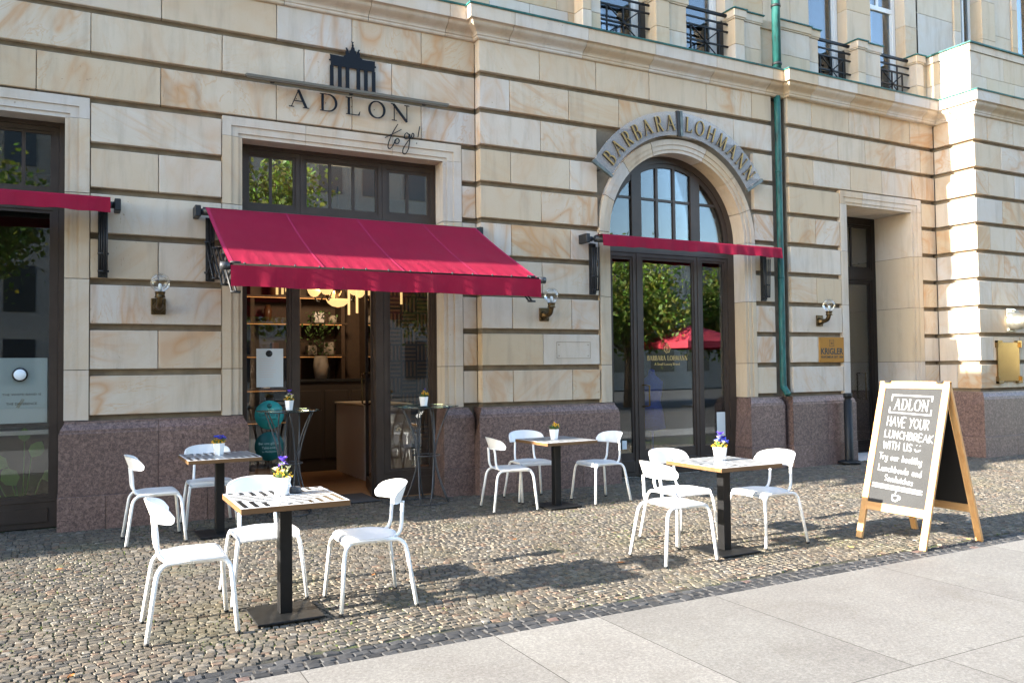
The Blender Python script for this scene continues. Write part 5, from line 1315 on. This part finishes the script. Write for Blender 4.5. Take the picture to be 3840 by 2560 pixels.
for i, (x, y, rz, lab) in enumerate(((1.195, 5.40, 0, 'square bistro table with black and white maze top carrying a small metal tin'), (1.235, 8.37, 1, 'square maze top bistro table by the plinth, pot of blue cornflowers on it'), (4.80, 8.02, 2, 'square maze top bistro table by the plinth, spiky green plant on it'), (4.84, 5.345, 0, 'square maze top bistro table nearest the chalkboard, tall violet flowers on it'))):
    o = TB if i == 0 else copy_tree(TB); o.location = (x, y, .001); o.rotation_euler = (0, 0, R(rz)); tag(o, lab, 'table', 'bistro tables on the cobbles')

# flowers
def pot(x, y, z, seed, kinds, label, s_=1.0):
    random.seed(seed); g = root('flower_pot', (x, y, z), R(random.uniform(-20, 20)), label, 'flower pot', 'white flower pots on the tables')
    mb = MB(); n = 6; prof = [(.034, 0), (.048, .088), (.043, .088), (.040, .075)]
    vs = [(r_*s_*math.cos(R(60*k+15)), r_*s_*math.sin(R(60*k+15)), h*s_) for r_, h in prof for k in range(n)]
    mb.add(vs, [tuple(range(n-1, -1, -1))]+[(i*n+k, i*n+(k+1) % n, (i+1)*n+(k+1) % n, (i+1)*n+k) for i in range(3) for k in range(n)]+[tuple(18+k for k in range(n))]); mb.build('pot', 'pot_white', g, center=False)
    lv = MB()
    def leafq(p, d, ln, w):
        d = d.normalized(); q = d.cross(Vector((0, 0, 1)) if abs(d.z) < .9 else Vector((1, 0, 0))).normalized()*w
        lv.add([p, p+d*ln*.45+q, p+d*ln, p+d*ln*.45-q], [(0, 1, 2, 3)])
    for _ in range(44 if 'green' in kinds else 26):
        a = random.uniform(0, 6.28); leafq(Vector((.02*math.cos(a), .02*math.sin(a), .08))*s_, Vector((math.cos(a), math.sin(a), random.uniform(.5, 2))), random.uniform(.03, .07)*s_, random.uniform(.004, .010)*s_)
    lv.build('leaves', 'leaf_green', g, center=False)
    def ico(mb, c, r_):
        t = [(0, 0, 1), (0, 0, -1), (1, 0, 0), (-1, 0, 0), (0, 1, 0), (0, -1, 0)]
        mb.add([(c[0]+p[0]*r_, c[1]+p[1]*r_, c[2]+p[2]*r_) for p in t], [(0, 2, 4), (0, 4, 3), (0, 3, 5), (0, 5, 2), (1, 4, 2), (1, 3, 4), (1, 5, 3), (1, 2, 5)], smooth=True)
    yb_ = MB()
    for _ in range(70):
        a = random.uniform(0, 6.28) if 'side' not in kinds else random.uniform(-1.2, 1.6); rr = random.uniform(.008, .054); h = .088+random.uniform(0, .045)*(1.2-rr/.06)
        if 'side' in kinds: h += .02
        ico(yb_, (rr*math.cos(a)*s_, rr*math.sin(a)*s_, h*s_), random.uniform(.0035, .006)*s_)
    yb_.build('yellow_blossoms', 'flower_yellow', g, center=False)
    def bloom(mat, c, rad, petals=6, up=.3):
        mb = MB()
        for k in range(petals):
            a = 6.283*k/petals+random.uniform(-.2, .2); d = Vector((math.cos(a), math.sin(a), up+random.uniform(-.3, .5))).normalized(); q = d.cross(Vector((0, 0, 1))).normalized()*rad*.36; c_ = Vector(c)
            mb.add([c_, c_+d*rad*.6+q+Vector((0, 0, rad*.15)), c_+d*rad, c_+d*rad*.6-q+Vector((0, 0, rad*.15))], [(0, 1, 2, 3)], smooth=True)
        mb.build('blossom', mat, g, center=False)
    if 'iris' in kinds:
        mb = MB(); mb.tube([(0, 0, .08*s_), (.004, 0, .165*s_)], .0035*s_, 5); mb.build('stem', 'leaf_green', g, center=False)
        bloom('flower_violet', (.004, 0, .165*s_), .036*s_, 6, .9); bloom('flower_violet', (.006, .004, .155*s_), .03*s_, 5, -.2)
    if 'blue' in kinds:
        for c in ((-.022, -.01, .13), (.026, .0, .135), (.0, -.02, .118), (.03, -.022, .12), (-.005, .02, .13)): bloom('flower_blue', tuple(v*s_ for v in c), .028*s_, 9, .2)
    if 'cream' in kinds:
        for c in ((-.03, -.01, .12), (.03, .008, .125), (.012, -.028, .11), (.0, .01, .14)): bloom('petal_cream', tuple(v*s_ for v in c), .026*s_, 6, .8)
    if 'spike' in kinds:
        mb = MB(); mb.tube([(.012, 0, .08), (.018, 0, .155), (.016, 0, .185)], [.007, .005, .002], 6); mb.build('bud_stem', 'leaf_green', g, center=False); bloom('flower_violet', (.017, 0, .178), .022, 5, 3)
    if 'green' in kinds:
        mb = MB(); lv = mb
        for k in range(12): a = 6.283*k/12; leafq(Vector((-.02, 0, .085)), Vector((math.cos(a), math.sin(a), .9)), .055, .011)
        mb.build('rosette', 'leaf_green', g, center=False)
ZTT = .7518
pot(1.20, 5.50, ZTT, 1, ('iris', 'cream', 'blue1'), 'white pot with purple iris and cream blossoms beside the metal tin', 1.3)
pot(1.24, 8.46, ZTT, 2, ('blue',), 'white pot of deep blue cornflowers over yellow blossoms', 1.28)
pot(4.795, 8.05, ZTT, 3, ('green', 'spike', 'side'), 'white pot with spiky green rosette and one dark violet bud', 1.28)
pot(4.875, 5.42, ZTT, 4, ('iris', 'blue', 'cream'), 'white pot of tall violet flowers on the table nearest the chalkboard', 1.3)
tn = root('metal_tin', (1.295, 5.53, ZTT), 0, 'small round metal tin behind the flower pot', 'tin'); MB().lathe([(0, 0), (.038, 0), (.04, .004), (.04, .036), (.036, .04), (.036, .008), (0, .008)], (0, 0, 0), 20).build('body', 'wire_metal', tn, center=False)

# high glass tables
def high_table(x, y, rt, label):
    g = root('high_table', (x, y, .002), 0, label, 'high table', 'glass topped high tables at the shop door')
    MB().lathe([(0, 1.118), (rt-.004, 1.118), (rt, 1.122), (rt, 1.126), (rt-.004, 1.13), (0, 1.13)], (0, 0, 0), 48).build('glass_top', 'table_glass', g, center=False)
    k = rt/.39
    for i in range(8):
        a0 = 2*math.pi*(i//2)/4+.35; s_ = 1 if i % 2 else -1; pts = []
        for j in range(13):
            t = j/12; rr = (.135+.14*abs(2*t-.95)**1.7)*k; a = a0+s_*(1.15*(t-.5)); pts.append((rr*math.cos(a), rr*math.sin(a), .008+1.105*t))
        MB().tube(pts, .0085, 6).build('leg', 'wire_metal', g, center=False)
    for rr, z in ((.158*k, .55), (.262*k, .008), (.27*k, 1.108)):
        MB().tube([(rr*math.cos(2*math.pi*j/32), rr*math.sin(2*math.pi*j/32), z) for j in range(32)], .007, 6, closed=True).build('ring', 'wire_metal', g, center=False)
high_table(2.075, 9.14, .345, 'glass topped wire high table in front of the teal stickers'); high_table(3.65, 9.06, .385, 'glass topped wire high table between the doorway and the pier')
pot(2.08, 9.16, 1.133, 5, ('iris', 'cream'), 'white flower pot on the high table by the teal stickers', 1.15); pot(3.63, 9.08, 1.133, 6, ('spike', 'side', 'cream1'), 'white flower pot on the high table beside the pier', 1.15)

# ------------------------------------------------------------ chalkboard
ab = root('chalkboard_sign', (6.65, 4.846, 0), 0, 'wooden folding chalkboard with white handwriting on the kerb', 'sign')
SL = math.hypot(.39, 1.40); ex = Vector((.39/SL, 0, 1.40/SL)); nx = Vector((-1.40/SL, 0, .39/SL))
def panel(sgn):
    o0 = Vector((-.395*sgn, 0, 0)); e = Vector((ex.x*sgn, 0, ex.z)); nn = Vector((nx.x*sgn, 0, nx.z))
    def mp(u, v, d): p = o0+e*v+nn*(-d); return (p.x, -u*1.0, p.z)      # u to the reader's right for the front panel
    def plank(mb, u0, u1, v0, v1, d0, d1):
        vs = [mp(u, v, d) for d in (d0, d1) for v in (v0, v1) for u in (u0, u1)]
        mb.add(vs, [(0, 1, 3, 2), (4, 6, 7, 5), (0, 4, 5, 1), (2, 3, 7, 6), (0, 2, 6, 4), (1, 5, 7, 3)])
    W = .347; w = .062
    for nm, a in (('stile', (-W, -W+w, .0, SL)), ('stile', (W-w, W, .0, SL)), ('rail', (-W+w, W-w, SL-.066, SL-.001)), ('rail', (-W+w, W-w, .265, .335))):
        mb = MB(); plank(mb, a[0], a[1], a[2], a[3], 0 if nm == 'stile' else .001, .022); mb.build(nm, 'pine_wood' if nm == 'stile' else 'pine_wood_y', ab, center=False)
    mb = MB(); plank(mb, -W+w+.001, W-w-.001, .336, SL-.067, .008, .014); bd = mb.build('board', 'chalkboard' if sgn > 0 else 'chalkboard_clean', ab, center=False)
    return mp, bd
mpF, boardF = panel(1); panel(-1)
for yy in (-.26, .26): MB().cbox(-.03, .03, yy-.03, yy+.03, 1.385, 1.402, .002).build('hinge', 'arm_metal', ab, center=False)
G = {  # handwritten capitals and small letters, unit height 1, as polylines
 'A': ([[(0, 0), (.3, 1), (.6, 0)], [(.12, .38), (.5, .38)]], .62), 'D': ([[(.05, 0), (.05, 1)], [(.0, 1), (.35, .93), (.58, .5), (.35, .07), (0, 0)]], .62), 'L': ([[(.05, 1), (.05, 0), (.5, 0)]], .52),
 'O': ([[(.3, 1), (.06, .75), (.04, .3), (.3, 0), (.56, .3), (.55, .75), (.3, 1)]], .62), 'N': ([[(.05, 0), (.05, 1), (.52, 0), (.52, 1)]], .6), 'H': ([[(.05, 0), (.05, 1)], [(.5, 0), (.5, 1)], [(.05, .5), (.5, .5)]], .58),
 'V': ([[(0, 1), (.27, 0), (.54, 1)]], .54), 'E': ([[(.45, 1), (.05, 1), (.05, 0), (.45, 0)], [(.05, .52), (.38, .52)]], .5), 'Y': ([[(0, 1), (.25, .5)], [(.5, 1), (.25, .5), (.15, 0)]], .52), 'U': ([[(.05, 1), (.05, .3), (.2, 0), (.4, .05), (.5, .3), (.5, 1)]], .58),
 'R': ([[(.05, 0), (.05, 1)], [(.05, 1), (.35, .97), (.45, .75), (.3, .52), (.05, .5)], [(.2, .5), (.5, 0)]], .54), 'C': ([[(.5, .85), (.3, 1), (.08, .7), (.08, .3), (.3, 0), (.5, .15)]], .54), 'B': ([[(.05, 0), (.05, 1)], [(.05, 1), (.35, .95), (.38, .65), (.05, .52)], [(.05, .52), (.42, .45), (.45, .12), (.05, 0)]], .52),
 'K': ([[(.05, 0), (.05, 1)], [(.5, 1), (.07, .5), (.5, 0)]], .54), 'W': ([[(0, 1), (.18, 0), (.36, .8), (.54, 0), (.72, 1)]], .76), 'I': ([[(.05, 0), (.05, 1)]], .18), 'T': ([[(0, 1), (.5, 1)], [(.25, 1), (.25, 0)]], .5), 'S': ([[(.45, .88), (.22, 1), (.05, .78), (.22, .53), (.42, .35), (.35, .05), (.05, .1)]], .5),
 'r': ([[(.05, 0), (.05, .55)], [(.05, .35), (.15, .52), (.32, .52)]], .34), 'y': ([[(.03, .55), (.1, .12), (.3, .1), (.38, .55)], [(.38, .55), (.34, -.2), (.15, -.38), (.02, -.25)]], .44), 'o': ([[(.2, .55), (.04, .4), (.05, .1), (.2, 0), (.36, .12), (.36, .42), (.2, .55)]], .44), 'u': ([[(.05, .55), (.05, .15), (.18, 0), (.34, .15), (.36, .55)], [(.36, .55), (.38, 0)]], .44),
 'h': ([[(.05, 0), (.05, 1)], [(.05, .35), (.2, .55), (.34, .45), (.36, 0)]], .44), 'e': ([[(.05, .3), (.34, .32), (.3, .52), (.15, .55), (.04, .3), (.12, .02), (.35, .06)]], .42), 'a': ([[(.34, .5), (.15, .55), (.04, .3), (.12, .02), (.3, .08), (.35, .5)], [(.35, .5), (.36, .0)]], .44), 'l': ([[(.05, 1), (.05, .1), (.14, 0)]], .18), 't': ([[(.16, .95), (.16, .08), (.28, .0)], [(0, .62), (.34, .62)]], .34),
 'n': ([[(.05, 0), (.05, .55)], [(.05, .35), (.2, .55), (.33, .45), (.35, 0)]], .43), 'c': ([[(.34, .46), (.18, .55), (.04, .3), (.15, .02), (.34, .08)]], .4), 'b': ([[(.05, 1), (.05, 0)], [(.05, .3), (.2, .55), (.36, .35), (.25, .03), (.05, .05)]], .44), 'w': ([[(.02, .55), (.12, 0), (.25, .45), (.38, 0), (.5, .55)]], .54), 's': ([[(.3, .48), (.15, .55), (.06, .42), (.26, .2), (.2, 0), (.03, .05)]], .36), 'd': ([[(.34, 1), (.36, 0)], [(.34, .4), (.18, .55), (.04, .3), (.15, .0), (.34, .12)]], .45), 'i': ([[(.06, .55), (.06, 0)], [(.06, .78), (.065, .82)]], .17), ' ': ([], .34)}
def chalk_line(s, ul, ur, v, h, w, slope=0, smooth=True):
    tot = sum(G[c][1] for c in s)+.10*(len(s)-1); sx = (ur-ul)/(tot*h); x = ul; mb = MB(); k = 0; out_ = []
    for c in s:
        if c == ' ': out_.append(mb); mb = MB()
        for st in G[c][0]:
            P_ = [Vector(p) for p in st]
            if len(P_) > 3: P_ = catmull(P_, 4)
            pts = [(x+p.x*h*sx+random.gauss(0, .0006), v+slope*(x-ul)+p.y*h+random.gauss(0, .0006)) for p in P_]
            d = Vector(pts[-1])-Vector(pts[-2]); d.normalize(); d2 = Vector(pts[0])-Vector(pts[1]); d2.normalize()
            pts = [tuple(Vector(pts[0])+d2*w*.45)]+pts+[tuple(Vector(pts[-1])+d*w*.45)]; ws = [w*.35]+[w*random.uniform(.88, 1.1) for _ in pts[2:]]+[w*.35]
            mb.ribbon(pts, ws, .0068-.00006*k, .0008, mapf=mpF); k = (k+1) % 6
        x += (G[c][1]+.10)*h*sx
    out_.append(mb); return out_
random.seed(9)
VT, VB = SL-.067, .336; HH = VT-VB; vv = lambda f: VT-f*HH
lines_ = [('HAVE YOUR', -.215, .205, .330, .086, .0066, -.09), ('LUNCHBREAK', -.222, .262, .432, .066, .0062, -.10), ('WITH US', -.215, .075, .530, .066, .0064, -.07), ('Try our healthy', -.238, .19, .622, .056, .0058, -.10), ('Lunchbowls and', -.232, .205, .722, .054, .0058, -.10), ('Sandwiches', -.150, .135, .805, .052, .0058, -.11)]
for s_, ul, ur, f, h, w, sl_ in lines_: [q_.build('chalk_word', 'chalk', boardF, center=False) for q_ in chalk_line(s_, ul, ur, vv(f), h, w, sl_*.55)]
mb = MB(); x = -.168
for c in 'ADLON':
    adv = put_glyph(mb, c, lambda u, v, d, x=x: mpF(x+u, vv(.187)-.02*(x+.17)+v, .0068+d*.1), .100, 0, .0008, .66, .85); x += adv+.008
mb.build('chalk_heading', 'chalk', boardF, center=False)
mb = MB()
for i, st in enumerate(([(-.20, vv(.110)), (-.20, vv(.058)), (.20, vv(.066)), (.20, vv(.108))], [(-.21, vv(.165)), (-.21, vv(.212)), (.205, vv(.224)), (.205, vv(.178))], [(-.265, vv(.838)), (.235, vv(.858))], [(-.265, vv(.862)), (.235, vv(.882))])):
    mb = MB(); mb.ribbon(st, .0095 if i < 2 else .013, .0066, .0008, mapf=mpF); mb.build('chalk_bracket' if i < 2 else 'chalk_rule', 'chalk', boardF, center=False)
mb = MB()
for P_ in ([(.115, vv(.48)), (.118, vv(.485))], [(.15, vv(.483)), (.153, vv(.488))]): mb.ribbon(P_, .009, .0066, .0008, mapf=mpF)
P_ = catmull([Vector((.10, vv(.515))), Vector((.125, vv(.535))), Vector((.16, vv(.52)))], 6); mb.ribbon([tuple(p) for p in P_], .009, .0064, .0008, mapf=mpF)
mb.build('chalk_smile', 'chalk', boardF, center=False); mb = MB()
cupp = catmull([Vector((-.045, vv(.918))), Vector((-.042, vv(.955))), Vector((-.01, vv(.965))), Vector((.012, vv(.948))), Vector((.012, vv(.915)))], 4); mb.ribbon([tuple(p) for p in cupp], .012, .0064, .0008, mapf=mpF)
mb.ribbon([(-.05, vv(.918)), (.014, vv(.921))], .008, .0062, .0008, mapf=mpF); mb.ribbon([tuple(p) for p in catmull([Vector((.014, vv(.925))), Vector((.035, vv(.928))), Vector((.03, vv(.945))), Vector((.012, vv(.945)))], 4)], .007, .006, .0008, mapf=mpF)
mb.ribbon([(-.02, vv(.905)), (-.015, vv(.89)), (-.02, vv(.878))], .007, .0058, .0008, mapf=mpF)
mb.build('chalk_cup', 'chalk', boardF, center=False)

# ------------------------------------------------------------ bollard
g = root('bollard', (10.74, 9.0, 0), 0, 'dark grey round bollard with slotted top and wide foot by the granite plinth', 'bollard')
MB().lathe([(0, .012), (.165, .012), (.17, .02), (.17, .04), (.16, .05), (.09, .06), (0, .06)], (0, 0, 0), 28).build('foot', 'bollard_paint', g, center=False)
MB().lathe([(.065, .06), (.065, 1.0), (.0, 1.0)], (0, 0, 0), 24).build('post', 'bollard_paint', g, center=False)
MB().lathe([(.05, 1.0), (.05, 1.03), (0, 1.03)], (0, 0, 0), 20).lathe([(0, 1.03), (.066, 1.03), (.066, 1.10), (.055, 1.108), (0, 1.11)], (0, 0, 0), 24).build('cap', 'bollard_paint', g, center=False)
# sandstone chip lying against the plinth
# fallen leaves
random.seed(31)
for i, (px, py, mm, lab) in enumerate(((1930, 2022, 'dry_leaf', 'curled brown leaf on open cobbles between the tables'), (2325, 2110, 'dry_leaf', 'brown leaf on cobbles by the chair shadow near the kerb'), (1400, 2155, 'dry_leaf', 'brown leaf in the shadow beside the single front chair'), (3190, 2052, 'yellow_leaf', 'yellow leaf on cobbles before the chalkboard feet'), (3630, 2022, 'yellow_leaf', 'yellow leaf beside the rear chalkboard leg'), (265, 2535, 'dry_leaf', 'rust red leaf on cobbles by the dark kerb'), (220, 2135, 'dry_leaf', 'orange brown leaf at the shade line near the poster window'))):
    p = onZ(px, py, .006); a = random.uniform(0, 6.28); s_ = random.uniform(.028, .042); ca, sa = math.cos(a), math.sin(a)
    pts = [(-1, 0), (-.5, .42), (0, .5), (.35, .38), (.7, .2), (1, 0), (.7, -.2), (.35, -.38), (0, -.5), (-.5, -.42)]
    vs = [(p.x+s_*(u*ca-w*sa), p.y+s_*(u*sa+w*ca), .008+.35*s_*abs(w)+.12*s_*u*u) for u, w in pts]+[(p.x, p.y, .007)]
    o = MB().add(vs, [(10, k, (k+1) % 10) for k in range(10)], smooth=True).build('fallen_leaf', mm); tag(o, lab, 'leaf')

# ================================================================== ACROSS THE STREET (seen in the glass)
def tree(x, y, h, rad, seed, label, nleaf=9000):
    rs = np.random.default_rng(seed); g = root('street_tree', (x, y, -.06), 0, label, 'tree', 'trees across the street')
    MB().tube([(0, 0, 0), (.05, .03, h*.25), (-.03, .06, h*.5), (.05, 0, h*.85)], [.17, .14, .11, .04], 10).build('trunk', 'bark', g, center=False)
    limbs = MB()
    cl = []
    for i in range(9):
        a = 6.283*i/9+rs.uniform(-.3, .3); z0 = h*rs.uniform(.35, .55); e = Vector((math.cos(a)*rad*rs.uniform(.5, .85), math.sin(a)*rad*rs.uniform(.5, .85), h*rs.uniform(.5, .92)))
        limbs.tube([(0, 0, z0), tuple(Vector((0, 0, z0)).lerp(e, .5)+Vector((0, 0, -.1))), tuple(e)], [.06, .04, .015], 6); cl.append(np.array(e))
    limbs.build('limbs', 'bark', g, center=False)
    for _ in range(16):
        d = rs.normal(0, 1, 3); d /= np.linalg.norm(d); cl.append(np.array((0, 0, h*.68))+d*np.array((rad, rad, h*.32))*rs.uniform(.35, .95))
    cl = np.array(cl); k = rs.integers(0, len(cl), nleaf); c = cl[k]+rs.normal(0, 1, (nleaf, 3))*rad*.20
    d = rs.normal(0, 1, (nleaf, 3)); d /= np.linalg.norm(d, axis=1)[:, None]; e = rs.normal(0, 1, (nleaf, 3)); q = np.cross(d, e); q /= np.linalg.norm(q, axis=1)[:, None]
    sz = rs.uniform(.14, .26, (nleaf, 1)); V_ = np.stack([c, c+d*sz*.5+q*sz*.32, c+d*sz, c+d*sz*.5-q*sz*.32], 1).reshape(-1, 3)
    me = bpy.data.meshes.new('crown'); me.from_pydata(V_.tolist(), [], [(4*i, 4*i+1, 4*i+2, 4*i+3) for i in range(nleaf)]); me.materials.append(MATS['tree_leaf'])
    col = np.c_[rs.uniform(.10, .20, nleaf), rs.uniform(.15, .26, nleaf), rs.uniform(.015, .04, nleaf), np.ones(nleaf)]
    me.color_attributes.new('tint', 'FLOAT_COLOR', 'POINT').data.foreach_set('color', np.repeat(col, 4, 0).astype(np.float32).ravel())
    link('crown', me, g, center=False)
tree(5.2, -8.6, 9.2, 2.9, 1, 'tall leafy street tree opposite the open shop'); tree(12.3, -8.8, 7.4, 2.2, 2, 'medium street tree with thin crown across the road'); tree(19.6, -8.0, 6.0, 2.4, 3, 'low dense street tree opposite the arched door'); tree(-3.5, -8.6, 8.6, 2.7, 4, 'tall street tree opposite the poster window'); tree(25.6, -8.4, 5.6, 2.0, 5, 'small round street tree far along the road')
ob = root('opposite_building', (0, -26, 0), 0, 'pale stone office building with rows of windows across the street', 'building')
MB().box(-40, 27, -12, 0, -.05, 18.5).build('wall', 'opposite_stone', ob, center=False); MB().box(-40.4, 27.4, -12, .5, 18.5, 19.1).build('cornice', 'opposite_stone', ob, center=False)
for fl in range(5):
    for i in range(26):
        x = -38+i*2.5; z = 1.0+fl*3.5
        w = MB().box(x, x+1.3, .002, .05, z, z+2.2).build('window', 'opposite_glass', ob, center=False)
ob2 = root('sky_gap_building', (0, -27, 0), 0, 'added low pale building with wide windows, closing the bright sky gap in reflections', 'building')  # added to block the white horizon sky in the arched door's reflection
MB().box(27.6, 75, -10, 0, -.05, 9.0).build('wall', 'opposite_stone', ob2, center=False); MB().box(27.5, 75.3, -10, .4, 9.0, 9.4).build('cornice', 'opposite_stone', ob2, center=False)
for fl in range(2):
    for i in range(14): MB().box(29+i*3.2, 31+i*3.2, .002, .05, 1.2+fl*3.8, 3.8+fl*3.8).build('window', 'opposite_glass', ob2, center=False)
for sx, lab in ((21.5, 'wide red market parasol across the street opposite the arched door'), (24.6, 'second red market parasol further along the opposite kerb')):
    g = root('market_parasol', (sx, -6.2, -.06), 0, lab, 'parasol')
    MB().tube([(0, 0, 0), (0, 0, 3.3)], .035, 8).build('pole', 'white_paint', g, center=False)
    mb = MB(); mb.add([(-1.5, -1.5, 2.55), (1.5, -1.5, 2.55), (1.5, 1.5, 2.55), (-1.5, 1.5, 2.55), (0, 0, 3.25), (-1.5, -1.5, 2.3), (1.5, -1.5, 2.3), (1.5, 1.5, 2.3), (-1.5, 1.5, 2.3)], [(0, 1, 4), (1, 2, 4), (2, 3, 4), (3, 0, 4), (5, 6, 1, 0), (6, 7, 2, 1), (7, 8, 3, 2), (8, 5, 0, 3)]); mb.build('canopy', 'red_fabric', g, center=False)
    MB().cbox(-.35, .35, -.35, .35, 0, .1, .01).build('base', 'arm_metal', g, center=False)
